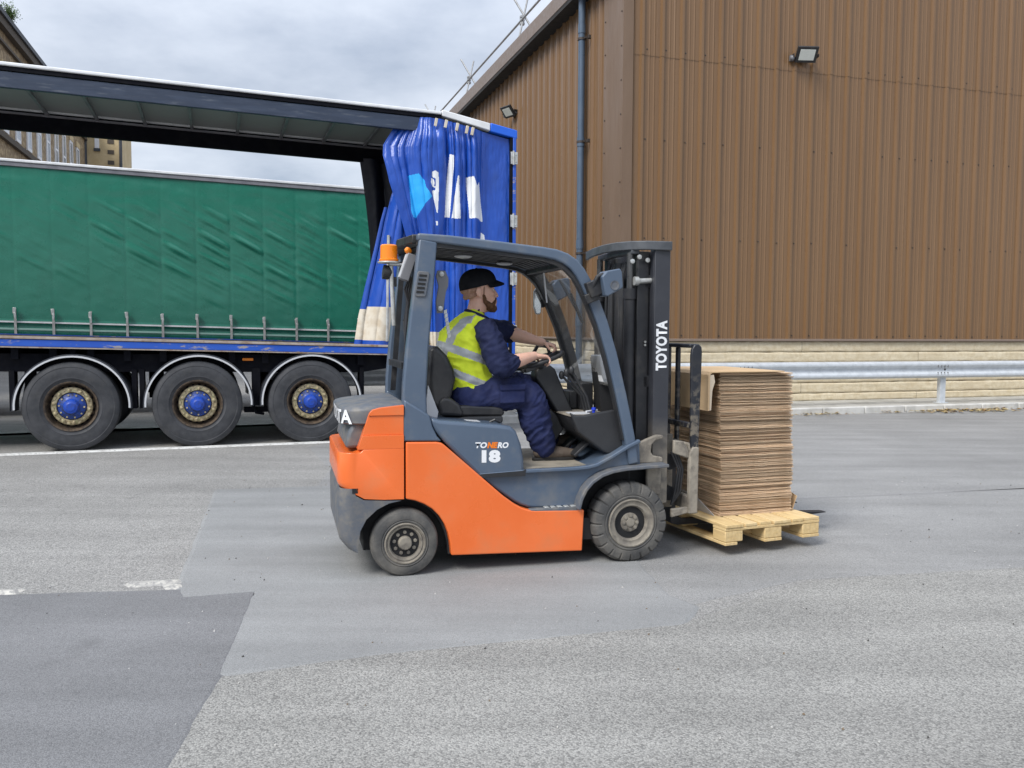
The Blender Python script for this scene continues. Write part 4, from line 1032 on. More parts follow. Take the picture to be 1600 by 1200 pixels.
# headlights on the front pillars
for yc, sg in ((.005, -1), (1.035, 1)):
    b = MB(); b.prism([(1.243, 1.868), (1.278, 1.905), (1.365, 1.922), (1.378, 1.90), (1.388, 1.800), (1.283, 1.742), (1.268, 1.748)], yc-.065, yc+.065); hl = b.build('headlight', M_SLATEP, fk, bevel=.016, seg=3)
    d = MB(); d.lathe([(.030, .0), (.030, .004), (.022, .002), (.018, -.004), (.0005, -.006)], (1.328, yc+sg*.0655, 1.815), (0, sg, 0), n=18); d.build('adjuster_boss', M_SLATED, hl)
    d = MB(); d.prism([(1.362, 1.905), (1.376, 1.80), (1.372, 1.80)], yc-.05, yc+.05); d.build('lamp_lens', M_LED, hl)
    d = MB(); d.obox((1.225, yc+.02*(-sg), 1.80), (.9, 0, .35), (0, 1, 0), (-.35, 0, .9), .055, .035, .05); d.obox((1.205, yc+.03*(-sg), 1.74), (.9, 0, .35), (0, 1, 0), (-.35, 0, .9), .05, .03, .03); d.tube([(1.20, yc, 1.80), (1.23, yc-.02, 1.87), (1.27, yc-.02, 1.885)], .016, n=8)
    d.build('headlight_bracket', M_DK, hl, bevel=.006)
b = MB(); b.prism([(1.098, 1.70), (1.100, 1.815), (1.113, 1.838), (1.150, 1.842), (1.165, 1.83), (1.160, 1.66), (1.148, 1.643), (1.118, 1.645)], .985, 1.005); mo = b.build('mirror', M_ZINC, fk, bevel=.006)
b = MB(); b.prism([(1.104, 1.705), (1.106, 1.81), (1.116, 1.83), (1.148, 1.834), (1.158, 1.825), (1.153, 1.665), (1.145, 1.652), (1.122, 1.652)], .980, .984); b.build('mirror_glass', mat('mirror_silver', (.75, .78, .80), .08, metal=.9), mo)
b = MB(); b.tube([(1.15, 1.0, 1.84), (1.13, .99, 1.93)], .008, n=8); b.build('mirror_arm', M_DK, mo)
b = MB(); b.prism([(1.07, 1.96), (1.10, 2.06), (1.125, 2.075), (1.165, 2.05), (1.175, 1.94)], 1.0, 1.02); b.build('side_mirror', M_SLATEP, fk, bevel=.008)
b = MB(); b.tube([(1.22, .955, 1.40), (1.14, .99, 1.42), (1.10, .99, 1.35), (1.105, .98, 1.22), (1.22, .955, 1.10)], .016, n=8); b.build('grab_handle', M_PLAST, fk)
# beacon, lamps and wiring at the rear
b = MB(); b.lathe([(.060, 0), (.062, .012), (.055, .016), (.053, .096), (.045, .104), (.0005, .106)], (-.060, .30, 1.958), (0, 0, 1), n=28); be = b.build('beacon', M_AMB, fk, smooth=40)
b = MB(); b.lathe([(.071, 0), (.071, .010), (.058, .012)], (-.060, .30, 1.945), (0, 0, 1), n=28); b.box(-.06, .06, .27, .33, 1.930, 1.945); b.tube([(-.045, .30, 1.93), (-.038, .30, 1.74), (-.03, .30, 1.55)], .014, n=10); b.build('beacon_stand', M_ZINC, be, bevel=.003)
b = MB(); b.lathe([(.03, 0), (.045, .025), (.047, .06), (.040, .062), (.0005, .05)], (-.035, .32, 1.885), (-1, 0, .12), n=20); b.box(-.05, -.01, .30, .34, 1.80, 1.86); b.build('work_lamp', M_PLAST, fk)
b = MB(); b.obox((.045, .20, 1.915), (.32, 0, .95), (0, 1, 0), (-.95, 0, .32), .085, .04, .030); rl = b.build('rear_lamp', M_GREYM, fk, bevel=.006)
b = MB(); b.obox((.015, .20, 1.925), (.32, 0, .95), (0, 1, 0), (-.95, 0, .32), .075, .035, .004); b.build('lamp_lens', M_TRIM, rl)
b = MB(); b.lathe([(.020, 0), (.020, .022), (.014, .032), (.0005, .034)], (.055, .20, 2.01), (-.6, -.5, .6), n=16); b.build('indicator', M_AMB, fk)
b = MB()
for k_ in range(5): b.tube([(.06+.012*k_, .2+.04*k_, 1.86), (.03+.02*k_, .24+.03*k_, 1.78), (.05, .22+.05*k_, 1.70-.03*k_), (.03, .20, 1.45), (.01, .19, 1.10)], .007, n=6)
b.build('wiring', M_DK, fk)
b = MB(); b.prism([(.015, 1.10), (.05, 1.10), (.12, 2.0), (.085, 2.0)], .17, .19); b.prism([(.015, 1.10), (.05, 1.10), (.12, 2.0), (.085, 2.0)], .85, .87); b.bar([(.022, .19, 1.30), (.022, .85, 1.30)], .02, .02, lat=(0, 0, 1)); b.bar([(.095, .19, 1.93), (.095, .85, 1.93)], .02, .02, lat=(0, 0, 1)); b.build('rear_frame', M_DK, fk)
b = MB(); b.prism([(.215, 1.70), (.222, 1.63), (.262, 1.632), (.270, 1.70), (.280, 1.765), (.294, 1.80), (.296, 1.85), (.275, 1.898), (.225, 1.898), (.216, 1.86), (.232, 1.80)], .150, .165); bx = b.build('belt_plate', M_GREYM, fk, bevel=.004)
b = MB()
for x, z in ((.25, 1.875), (.242, 1.66)): b.lathe([(.018, 0), (.016, -.01), (.008, -.014)], (x, .149, z), (0, 1, 0), n=8)
for i in range(7): b.obox((.275+.004*i, .15, 1.64-.025*i), (1, 0, .4), (0, 1, 0), (0, 0, 1), .010, .006, .012)
b.build('belt_chain', M_ZINC, bx)
# seat
b = MB()
sb = [(.195, 1.395), (.215, 1.425), (.255, 1.42), (.315, 1.36), (.360, 1.27), (.372, 1.20), (.345, 1.10), (.315, 1.02), (.25, 1.0), (.20, 1.05), (.185, 1.2)]
b.prism(sb, .28, .76); b.build('seat_back', M_SEAT, fk, bevel=.04, seg=4)
b = MB(); b.prism([(.28, .965), (.30, 1.03), (.44, 1.035), (.62, 1.025), (.68, 1.015), (.705, .985), (.69, .955)], .29, .75); b.build('seat_cushion', M_SEAT, fk, bevel=.025, seg=3)
for a, c in ((.255, .31), (.73, .785)):
    b = MB(); b.prism([(.255, .975), (.258, 1.06), (.285, 1.095), (.335, 1.085), (.39, 1.045), (.415, .99), (.41, .965)], a, c); b.build('seat_bolster', M_SEAT, fk, bevel=.022, seg=3)
b = MB(); b.box(.245, .685, .27, .77, .915, .960); b.build('seat_base', M_PLAST, fk, bevel=.012)
b = MB(); b.prism([(.16, .99), (.235, .955), (.245, 1.0), (.18, 1.17)], .23, .25); b.build('seat_shroud', M_TRIM, fk)
b = MB(); b.box(.37, .50, .14, .24, .945, .952); b.v = [(x, y, z-.075*(x-.37)) for x, y, z in b.v]; b.build('instruction_sticker', M_TRIM, eh)
b = MB(); b.tube([(.57, .17, .935), (.60, .16, .95), (.64, .17, .93)], .009, n=8); b.build('hood_latch', M_PLAST, eh)
# floor, pedals, cowl, column
b = MB(); b.box(.768, 1.46, .075, .965, .615, .642); b.build('floor_mat', M_MATT, fk)
b = MB(); b.prism([(1.10, .99), (1.135, .97), (1.20, .968), (1.28, .985), (1.40, 1.0), (1.435, .99), (1.455, .955), (1.52, .74), (1.50, .715), (1.40, .70), (1.34, .72), (1.155, .86)], .125, .155); 
b.prism([(1.12, .955), (1.155, .86), (1.34, .72), (1.40, .70), (1.40, .66), (1.52, .70), (1.52, .74), (1.45, .96)], .158, .90); b.build('cowl', M_PLAST, fk, bevel=.012, seg=3)
b = MB(); b.prism([(1.115, .958), (1.12, .968), (1.45, .97), (1.45, .96)], .16, .90); cwt = b.build('cowl_tray', M_DUSTY, fk)
b = MB(); b.prism([(1.235, .955), (1.12, .955), (1.04, 1.08), (.955, 1.20), (.965, 1.26), (1.06, 1.29), (1.10, 1.26)], .445, .575); b.build('steering_column', M_PLAST, fk, bevel=.014, seg=3)
b = MB(); b.prism([(1.12, .94), (1.07, .98), (1.03, .90), (1.10, .74), (1.17, .84)], .46, .56); b.build('column_foot', M_PLAST, fk, bevel=.01)
swn = Vector((-.32, 0, .947)); swc = Vector((.995, .50, 1.318)); swx = Vector((.947, 0, .32))
b = MB(); pts = [swc+swx*.172*math.cos(t)+Vector((0, 1, 0))*.172*math.sin(t) for t in [2*math.pi*i/40 for i in range(40)]]
n_ = 10; rings = []
for i in range(40):
    t = 2*math.pi*i/40; rad = swx*math.cos(t)+Vector((0, 1, 0))*math.sin(t)
    rings.append([pts[i]+rad*.015*math.cos(2*math.pi*k/n_)+swn*.015*math.sin(2*math.pi*k/n_) for k in range(n_)])
rings.append(rings[0]); b.rings(rings, cap=False)
for t in (.4, 2.5, 4.4): b.bar([swc-swn*.02, swc+(swx*math.cos(t)+Vector((0, 1, 0))*math.sin(t))*.165], .012, .018, lat=tuple(Vector((0, 1, 0))*math.cos(t)-swx*math.sin(t)))
b.lathe([(.045, -.07), (.045, -.02), (.03, -.005), (.0005, 0)], swc, tuple(swn), n=20)
sw = b.build('steering_wheel', M_PLAST, fk, smooth=45)
kp = swc+swx*.125+Vector((0, .12, 0)); b = MB(); b.tube([kp, kp+swn*.035, kp+swn*.05], [.012, .012, .010], n=10); b.sphere(kp+swn*.072, (.026, .026, .028)); b.build('steering_knob', M_PLAST, sw)
b = MB(); b.obox((.93, .40, 1.275), (.947, 0, .32), (0, 1, 0), (-.32, 0, .947), .09, .015, .012); b.obox((.90, .385, 1.265), (.947, 0, .32), (0, 1, 0), (-.32, 0, .947), .04, .02, .016); b.build('direction_lever', M_PLAST, fk, bevel=.006)
for i, y in enumerate((.28, .34, .40)):
    b = MB(); t = Vector((1.16-.015*i, y, 1.26-.02*i)); b.tube([(1.30, y, .97), (1.27, y, 1.08), t], .009, n=8); b.sphere(t, (.02, .02, .03)); b.build('hydraulic_lever', M_PLAST, fk)
b = MB(); b.box(1.30, 1.40, .50, .80, .97, 1.16); b.box(1.24, 1.30, .55, .78, .97, 1.10); b.build('instrument_panel', M_PLAST, fk, bevel=.01)
hb = MB()
for x0, x1, z0, z1 in ((1.36, 1.392, 1.175, 1.36), (1.392, 1.475, 1.30, 1.36), (1.425, 1.462, 1.195, 1.30)): hb.box(x0, x1, .25, .42, z0, z1)
hb.box(1.392, 1.475, .25, .42, 1.165, 1.19)
hb.v = [(x+.18*(1.27-z), y, z) for x, y, z in hb.v]; ho_ = hb.build('document_holder', M_WHT, fk, bevel=.008)
hb = MB(); hb.box(1.36, 1.50, .33, .44, .97, 1.34); hb.v = [(x+.12*(1.27-z), y, z) for x, y, z in hb.v]; hb.build('holder_box', M_DARKR, ho_)
b = MB(); b.lathe([(.010, 0), (.010, .02), (.016, .024), (.014, .040), (.0005, .042)], (1.30, .22, .97), (0, 0, 1), n=14); b.build('blue_cap', mat('blue_cap_plastic', (.01, .04, .5), .4), cwt)
b = MB(); b.box(1.13, 1.26, .18, .30, .970, .976); b.tube([(1.24, .2, .985), (1.29, .24, .985), (1.33, .23, .99)], .008, n=6); b.build('tray_papers', M_TRIM, cwt)
for y in (.30, .56, .70):
    b = MB(); b.obox((1.235, y, .73), (.75, 0, .66), (0, 1, 0), (-.66, 0, .75), .075, .05, .010); b.tube([(1.27, y, .74), (1.36, y, .80)], .012, n=8); b.build('pedal', M_PLAST, fk, bevel=.004)
b = MB(); b.tube([(1.06, .50, .86), (1.03, .42, .835), (1.045, .34, .83)], .012, n=8); b.tube([(1.06, .50, .86), (1.11, .50, .86)], .02, n=8); b.build('parking_pedal', M_PLAST, fk)
# wheels
def fork_wheel(name, c, rad, width, side, front):
    ax = (0, side, 0); b = MB()
    b.lathe([(rad*.5, -width), (rad*.5, -.03), (rad*.2, -.03)], (0, 0, 0), ax, n=24); w_ = b.build(name, M_DARKR, fk, loc=c)
    k = rad/.265
    t = MB(); N_ = 160
    prof = [(.150, -width), (.165, -width), (.24, -width+.004), (.258, -width+.02), (.265, -width+.05), (.265, -.050), (.258, -.022), (.246, -.006), (.226, .000), (.205, .003), (.188, .002), (.184, -.002), (.176, .004), (.168, .002), (.158, -.004)]
    prof = [(r*k, h) for r, h in prof]; o = 0
    for i, (r, h) in enumerate(prof):
        for j in range(N_):
            a = 2*math.pi*j/N_; rr = r
            if front and 3 <= i <= 8:
                lug = (j % 8) == 0
                if lug: rr = r-(.014 if i in (4, 5) else .007)
            elif not front and 4 <= i <= 5: rr = r
            t.v.append((rr*math.sin(a), side*(h-(.008 if front and 6 <= i <= 8 and (j % 8) == 0 else 0)), rr*math.cos(a)))
    for i in range(len(prof)-1):
        for j in range(N_):
            q = (j+1) % N_; t.f.append((i*N_+j, i*N_+q, (i+1)*N_+q, (i+1)*N_+j)); t.m.append(0)
    t.build('tyre', M_SOLID, w_, smooth=32)
    r_ = MB()
    if front: pr = [(.160, -.004), (.160, .006), (.152, .008), (.146, .0), (.128, -.006), (.118, -.004), (.110, -.012), (.104, -.045), (.098, -.075), (.03, -.078)]
    else: pr = [(.160, -.004), (.158, .004), (.150, .006), (.146, -.004), (.136, -.008), (.132, -.003), (.122, -.005), (.114, -.018), (.108, -.045), (.07, -.040), (.03, -.040)]
    r_.lathe([(r*(k if front else k*1.02), h) for r, h in pr], (0, 0, 0), ax, n=48, mis=[0]*(len(pr)-3)+[1 if front else 0]*2, cap=False); r_.build('rim', [M_WRIM, M_DARKR], w_, smooth=40)
    h = MB()
    if front:
        h.lathe([(.064, -.076), (.064, -.030), (.060, -.026), (.030, -.022), (.028, -.016), (.0005, -.015)], (0, 0, 0), ax, n=24)
        for i in range(8):
            a = 2*math.pi*i/8; h.lathe([(.012, 0), (.012, .012), (.0005, .013)], (.047*math.sin(a), side*-.026, .047*math.cos(a)), ax, n=6)
    else:
        h.lathe([(.045, -.042), (.042, -.004), (.036, .004), (.018, .006), (.0005, .006)], (0, 0, 0), ax, n=6 if False else 20)
        for i in range(9):
            a = 2*math.pi*i/9; h.lathe([(.012, 0), (.012, .016), (.0005, .018)], (.066*math.sin(a), side*-.041, .066*math.cos(a)), ax, n=6)
    h.build('hub', M_WRIM, w_, smooth=35)
    return w_
fork_wheel('wheel', (1.485, -.012, .265), .265, .18, -1, True)
fork_wheel('wheel', (1.485, 1.052, .265), .265, .18, 1, True)
a_ = fork_wheel('wheel', (0.0, .012, .211), .211, .15, -1, False)
fork_wheel('wheel', (0.0, 1.028, .211), .211, .15, 1, False)
# mast
for sgn in (0, 1):
    Y = (lambda y: y) if sgn == 0 else (lambda y: 1.04-y)
    def yb(a, c): return (min(Y(a), Y(c)), max(Y(a), Y(c)))
    b = MB(); b.box(1.692, 1.805, *yb(.135, .155), .355, 2.118); b.box(1.785, 1.805, *yb(.155, .215), .36, 2.115); b.box(1.692, 1.712, *yb(.155, .215), .36, 2.115)
    om = b.build('outer_rail', M_MAST, fk, bevel=.004)
    b = MB(); b.box(1.60, 1.68, *yb(.21, .225), .42, 2.06); b.box(1.662, 1.702, *yb(.225, .285), .42, 2.06); b.box(1.598, 1.616, *yb(.225, .285), .42, 2.06); b.build('inner_rail', M_DK, fk, bevel=.003)
    b = MB(); b.tube([(1.555, Y(.235), .45), (1.555, Y(.235), 1.80)], .036, n=16); b.tube([(1.555, Y(.235), 1.80), (1.555, Y(.235), 2.05)], .022, n=12, mi=1); b.tube([(1.555, Y(.235), 1.74), (1.555, Y(.235), 1.81)], .044, n=16); b.build('lift_cylinder', [M_DK, M_CHR], fk, smooth=40)
    b = MB(); z = .55; i = 0
    while z < 2.04:
        b.box(1.635-.010, 1.635+.010, *yb(.345 if i % 2 else .35, .365 if i % 2 else .36), z, z+.016); z += .019; i += 1
    b.build('lift_chain', mat('greasy_chain_%d' % sgn, (.05, .048, .045), .4, metal=.6), fk)
    b = MB(); b.tube([(1.58, Y(.30), .5), (1.575, Y(.30), 1.2), (1.58, Y(.31), 1.9), (1.60, Y(.33), 2.02), (1.63, Y(.34), 1.96), (1.64, Y(.34), 1.2)], .011, n=8); b.tube([(1.62, Y(.30), .5), (1.625, Y(.295), 1.3), (1.62, Y(.30), 1.95)], .009, n=8); b.build('hydraulic_hose', M_PLAST, fk)
    if sgn == 0:
        me_ = text_mesh('TOYOTA', .104, .0045, 0, 1.04); xs = [v.co.x for v in me_.vertices]; kx = .335/max(xs)
        text_obj('mast_lettering', 'TOYOTA', .104, M_WHT, om, lambda x, y: (1.782-y, .1325, 1.262+x*kx), bold=.0045, spacing=1.04)
b = MB()
pth = [(1.805, .118, 2.092), (1.74, .122, 2.092), (1.64, .140, 2.094), (1.55, .215, 2.096), (1.495, .34, 2.097), (1.475, .52, 2.097), (1.478, .74, 2.092), (1.495, .92, 2.080)]
b.bar(pth, .012, .030, lat=(0, 0, 1)); b.bar([(1.58, .20, 2.06), (1.55, .52, 2.06), (1.58, .84, 2.06)], .03, .02, lat=(0, 0, 1)); b.build('mast_top_plate', mat('worn_grey_steel', (.075, .082, .092), .45, col2=(.05, .055, .062), nscale=8), fk, bevel=.006, smooth=50)
for z in (1.86, 1.18, .52):
    b = MB(); b.box(1.65, 1.70, .21, .83, z-.04, z+.04); b.build('mast_crossmember', M_DK, fk, bevel=.006)
b = MB(); b.tube([(1.60, .52, .40), (1.60, .52, 1.30)], .055, n=18); b.tube([(1.60, .52, 1.30), (1.60, .52, 2.0)], .038, n=16); b.build('free_lift_cylinder', M_DK, fk, smooth=40)
for y_ in (.40, .44, .60, .64):
    b = MB(); b.tube([(1.57, y_, .42), (1.565, y_+.005, 1.2), (1.57, y_, 1.92), (1.60, y_, 2.0)], .012, n=8); b.build('hydraulic_hose', M_PLAST, fk)
for y_ in (.29, .70):
    b = MB(); b.box(1.615, 1.628, y_, y_+.05, .45, 2.0); b.build('mast_dark_backing', M_DARKR, fk)  # black plates added as dark backing for the gaps in the mast
b = MB(); b.tube([(1.60, .20, 1.86), (1.76, .20, 1.868)], .018, n=10); b.lathe([(.03, 0), (.03, .03), (.0005, .032)], (1.60, .20, 1.86), (-1, 0, 0), n=12); b.build('hose_guide', M_ZINC, om)
b = MB()
for z in (1.43, 1.452): b.lathe([(.008, 0), (.008, -.008)], (1.655, .20, z), (0, 1, 0), n=8)
for x, z in ((1.55, 1.99), (1.60, 2.02), (1.66, 2.0)): b.lathe([(.016, 0), (.016, -.012), (.006, -.014)], (x, .19, z), (0, 1, 0), n=8)
b.build('mast_bolts', M_ZINC, om)
fin = [(1.50, .755), (1.54, .768), (1.62, .800), (1.70, .830), (1.745, .828), (1.755, .810), (1.735, .800), (1.695, .792), (1.668, .765), (1.662, .715), (1.68, .690), (1.74, .680), (1.752, .662), (1.745, .642), (1.55, .640), (1.53, .66), (1.54, .70)]
for a, c in ((.085, .118), (.922, .955)):
    b = MB(); b.prism(fin, a, c); b.build('tilt_bracket', M_DUSTY, fk, bevel=.008)
for y in (.10, .91):
    b = MB(); b.box(1.64, 1.745, y, y+.03, .42, .625); b.build('mast_foot', M_DUSTY, fk, bevel=.01)
# carriage, load backrest, forks
b = MB(); b.box(1.945, 1.985, .10, .94, .30, .40); b.box(1.945, 1.985, .10, .94, .66, .76)
for y in (.34, .68): b.box(1.82, 1.944, y, y+.04, .28, .80)
b.build('fork_carriage', M_DUSTY, fk, bevel=.008)
b = MB(); b.lathe([(.055, -.03), (.055, .03)], (1.87, .26, .62), (0, 1, 0), n=18); b.lathe([(.05, -.03), (.05, .03)], (1.87, .26, .40), (0, 1, 0), n=18)
for k_ in range(3): b.tube([(1.85+.02*k_, .17, .70), (1.90+.015*k_, .16, .58), (1.88+.02*k_, .17, .42), (1.86, .18, .33)], .010, n=8)
b.build('carriage_rollers', M_DK, fk)
M_BACK = mat('chipped_black_paint', (.012, .014, .020), .42, col2=(.020, .022, .028), nscale=8, dirt=(.30, .255, .19), dscale=20, dlo=.50, dhi=.60, damt=.9, dz=(.45, 1.35), bump=.06, bscale=60)
b = MB()
for y in (.085, .93):
    b.prism([(1.955, .62), (1.945, 1.36), (1.950, 1.405), (1.970, 1.437), (2.000, 1.440), (2.022, 1.42), (2.026, 1.38), (2.018, 1.0), (2.010, .62)], y, y+.028)
b.box(1.945, 2.005, .113, .93, 1.412, 1.440)
for y in (.38, .53, .68): b.box(1.975, 2.005, y-.018, y+.018, .72, 1.412)
b.box(1.96, 1.995, .113, .93, .86, .90)
bk = b.build('load_backrest', M_BACK, fk, bevel=.008)
b = MB(); b.prism([(1.94, .285), (1.94, .70), (1.962, .74), (2.008, .74), (2.006, .285)], .070, .112); b.prism([(1.83, .70), (1.945, .66), (1.945, .72), (1.90, .78), (1.83, .79)], .09, .12); b.prism([(1.82, .26), (1.945, .285), (1.945, .33), (1.82, .32)], .09, .12)
b.build('carriage_end_plate', M_DUSTY, fk, bevel=.008)
for y in (.46, .84):
    b = MB(); b.prism([(1.988, .75), (2.028, .75), (2.030, .18), (2.06, .166), (3.0, .158), (3.27, .152), (3.30, .148), (3.30, .142), (3.0, .128), (2.05, .118), (2.0, .13), (1.988, .16)], y, y+.10); b.v = [(x, yy+(.022*(1 if yy < y+.05 else -1)*sstep(3.05, 3.3, x)), z) for x, yy, z in b.v]
    b.build('fork', M_DK, fk, bevel=.005)
b = MB(); b.box(1.10, 1.46, .05, .985, .16, .30) ; b.build('front_axle', M_DARKR, fk)
# ---------------------------------------------------------------- driver
def organic(name, mb, mats, parent, voxel=.008, smooth_it=6, mfn=None, fac=.5):
    """joins the overlapping closed tubes of mb into one continuous skin"""
    me = mb.mesh(name, mats, smooth=0, recalc=True)
    o = bpy.data.objects.new(name, me); COL.objects.link(o)
    r = o.modifiers.new('r', 'REMESH'); r.mode = 'VOXEL'; r.voxel_size = voxel
    s_ = o.modifiers.new('s', 'SMOOTH'); s_.iterations = smooth_it; s_.factor = fac
    bpy.context.view_layer.update()
    m2 = bpy.data.meshes.new_from_object(o.evaluated_get(bpy.context.evaluated_depsgraph_get()))
    o.modifiers.clear(); o.data = m2; bpy.data.meshes.remove(me); m2.name = name
    m2.materials.clear()
    for m_ in mats: m2.materials.append(m_)
    for p in m2.polygons:
        p.use_smooth = True
        p.material_index = mfn(p.center, p.normal) if mfn else 0
    o.parent = parent
    return o
def limb(mb, pts, rad, n=16, ref=(0, 1, 0), ell=None):
    """tapered tube with rounded ends; rad numbers or (across, along ref) pairs"""
    P = [Vector(p) for p in pts]; rr = [(r, r) if not isinstance(r, tuple) else r for r in rad]
    D = [(P[min(i+1, len(P)-1)]-P[max(i-1, 0)]).normalized() for i in range(len(P))]
    Q = []; 
    for k in (80, 60, 35): Q.append((P[0]-D[0]*rr[0][0]*math.sin(R(k)), D[0], [x*math.cos(R(k)) for x in rr[0]]))
    for p, d, r in zip(P, D, rr): Q.append((p, d, r))
    for k in (35, 60, 80): Q.append((P[-1]+D[-1]*rr[-1][0]*math.sin(R(k)), D[-1], [x*math.cos(R(k)) for x in rr[-1]]))
    rings = []
    for p, d, r in Q:
        y = Vector(ref); y = (y-d*y.dot(d)).normalized(); x = y.cross(d)
        rings.append([p+x*r[0]*math.cos(2*math.pi*k/n)+y*r[1]*math.sin(2*math.pi*k/n) for k in range(n)])
    mb.rings(rings)
def spline(pts, k=4):
    P = [Vector(p) for p in pts]; o = []
    for i in range(len(P)-1):
        a, b, c, d = P[max(i-1, 0)], P[i], P[i+1], P[min(i+2, len(P)-1)]
        for j in range(k):
            t = j/k; o.append(.5*((2*b)+(c-a)*t+(2*a-5*b+4*c-d)*t*t+(3*b-a-3*c+d)*t**3))
    o.append(P[-1]); return o
M_SKIN = mat('skin', (.70, .42, .315), .5, col2=(.74, .455, .345), nscale=14, dirt=(.66, .33, .24), dscale=18, dlo=.52, dhi=.75, damt=.5, subsurf=.12, spec=.4, bump=.05, bscale=160, bdist=.002)
M_NAVYW = mat('navy_workwear', (.014, .018, .052), .85, col2=(.019, .025, .066), nscale=12, bump=.28, bscale=26, bdist=.012, spec=.2)
M_NAVYT = mat('navy_work_trousers', (.017, .023, .075), .85, col2=(.025, .033, .095), nscale=9, bump=.30, bscale=22, bdist=.014, spec=.2, dirt=(.05, .05, .085), dscale=7, damt=.4)
M_HIVIS = mat('hi_vis_yellow', (.68, .80, .045), .7, col2=(.60, .73, .035), nscale=8, bump=.30, bscale=17, bdist=.014, spec=.25)
M_REFL = mat('reflective_tape', (.40, .42, .44), .45, col2=(.33, .35, .37), nscale=16, bump=.15, bscale=30)
M_CAP = mat('black_cap_cloth', (.007, .008, .011), .85, col2=(.012, .013, .016), nscale=14, bump=.2, bscale=60, spec=.2)
M_BEARD = mat('brown_beard', (.105, .052, .028), .85, col2=(.155, .080, .042), nscale=60, bump=.6, bscale=190, bdist=.006, spec=.2)
M_HAIR = mat('short_brown_hair', (.33, .19, .13), .8, col2=(.42, .25, .175), nscale=80, bump=.4, bscale=240, bdist=.003)
M_BOOT = mat('brown_work_boot', (.075, .055, .042), .75, col2=(.11, .085, .066), nscale=9, dirt=(.19, .165, .13), dscale=8, dlo=.5, dhi=.75, damt=.6, bump=.2, bscale=50)
M_SOLE = mat('boot_sole', (.018, .017, .016), .8)
M_EYE = mat('eye_white', (.7, .68, .64), .2)
M_IRIS = mat('dark_iris', (.03, .02, .015), .15)

dr = empty('person', fpos(.45, .50, .99), FK_ROT)
tag(dr, 'bearded man in black cap and yellow hi vis vest sitting in the forklift and steering', 'person')
DO = Vector((.45, .50, .99))
def dv_(p): return tuple(Vector(p)-DO)
YC = .50
# ---- joints
SHN, ELN, WRN = (.575, .285, 1.520), (.650, .205, 1.295), (.915, .335, 1.356)
SHF, ELF, WRF = (.600, .705, 1.525), (.830, .760, 1.512), (1.065, .640, 1.440)
HIPN, KNN, ANN = (.47, .405, 1.085), (.872, .365, 1.092), (1.000, .375, .735)
HIPF, KNF, ANF = (.47, .595, 1.085), (.965, .660, 1.120), (1.120, .675, .755)
body = MB()
D3 = lambda L_: [dv_(p) for p in L_]
# trunk
limb(body, D3([(.50, YC, 1.10), (.475, YC, 1.22), (.470, YC, 1.35), (.485, YC, 1.47), (.520, YC, 1.56)]), [(.125, .165), (.130, .160), (.145, .175), (.130, .185), (.085, .13)], 20)
# neck and head
limb(body, D3([(.530, YC, 1.58), (.552, YC, 1.66), (.572, YC, 1.74)]), [(.072, .075), (.062, .062), (.062, .062)], 16)
hd = lambda x, y, z: dv_((x, YC+y, z))
body.sphere(hd(.562, 0, 1.825), (.110, .079, .108), 24, 16)
body.sphere(hd(.590, 0, 1.785), (.088, .074, .095), 22, 14)
limb(body, D3([(.585, YC, 1.715), (.640, YC, 1.690), (.660, YC, 1.688)]), [(.052, .058), (.046, .048), (.032, .036)], 16)
limb(body, D3([(.615, YC, 1.835), (.624, YC, 1.78), (.634, YC, 1.735), (.638, YC, 1.695)]), [(.052, .058), (.048, .060), (.052, .054), (.046, .044)], 18)      # face
body.sphere(hd(.668, 0, 1.672), (.020, .026, .020), 12, 8)                       # chin
limb(body, D3([(.668, YC, 1.806), (.684, YC, 1.778), (.694, YC, 1.760)]), [(.010, .009), (.012, .013), (.014, .017)], 12)   # nose
body.sphere(hd(.684, .013, 1.757), (.010, .009, .008), 8, 6); body.sphere(hd(.684, -.013, 1.757), (.010, .009, .008), 8, 6)
for s_ in (-1, 1):
    limb(body, D3([(.655, YC+s_*.045, 1.822), (.668, YC+s_*.025, 1.824)]), [(.010, .016), (.011, .014)], 10)   # brow
    body.sphere(hd(.648, s_*.042, 1.768), (.022, .022, .020), 12, 8)              # cheek
    body.sphere(hd(.552, s_*.088, 1.780), (.022, .011, .034), 12, 10); body.sphere(hd(.560, s_*.082, 1.752), (.012, .009, .013), 10, 8)    # ear
limb(body, D3([(.682, YC-.018, 1.723), (.690, YC, 1.725), (.682, YC+.018, 1.723)]), [.007, .009, .007], 8, ref=(0, 0, 1))   # lips
limb(body, D3([(.682, YC-.016, 1.710), (.689, YC, 1.711), (.682, YC+.016, 1.710)]), [.006, .009, .006], 8, ref=(0, 0, 1))
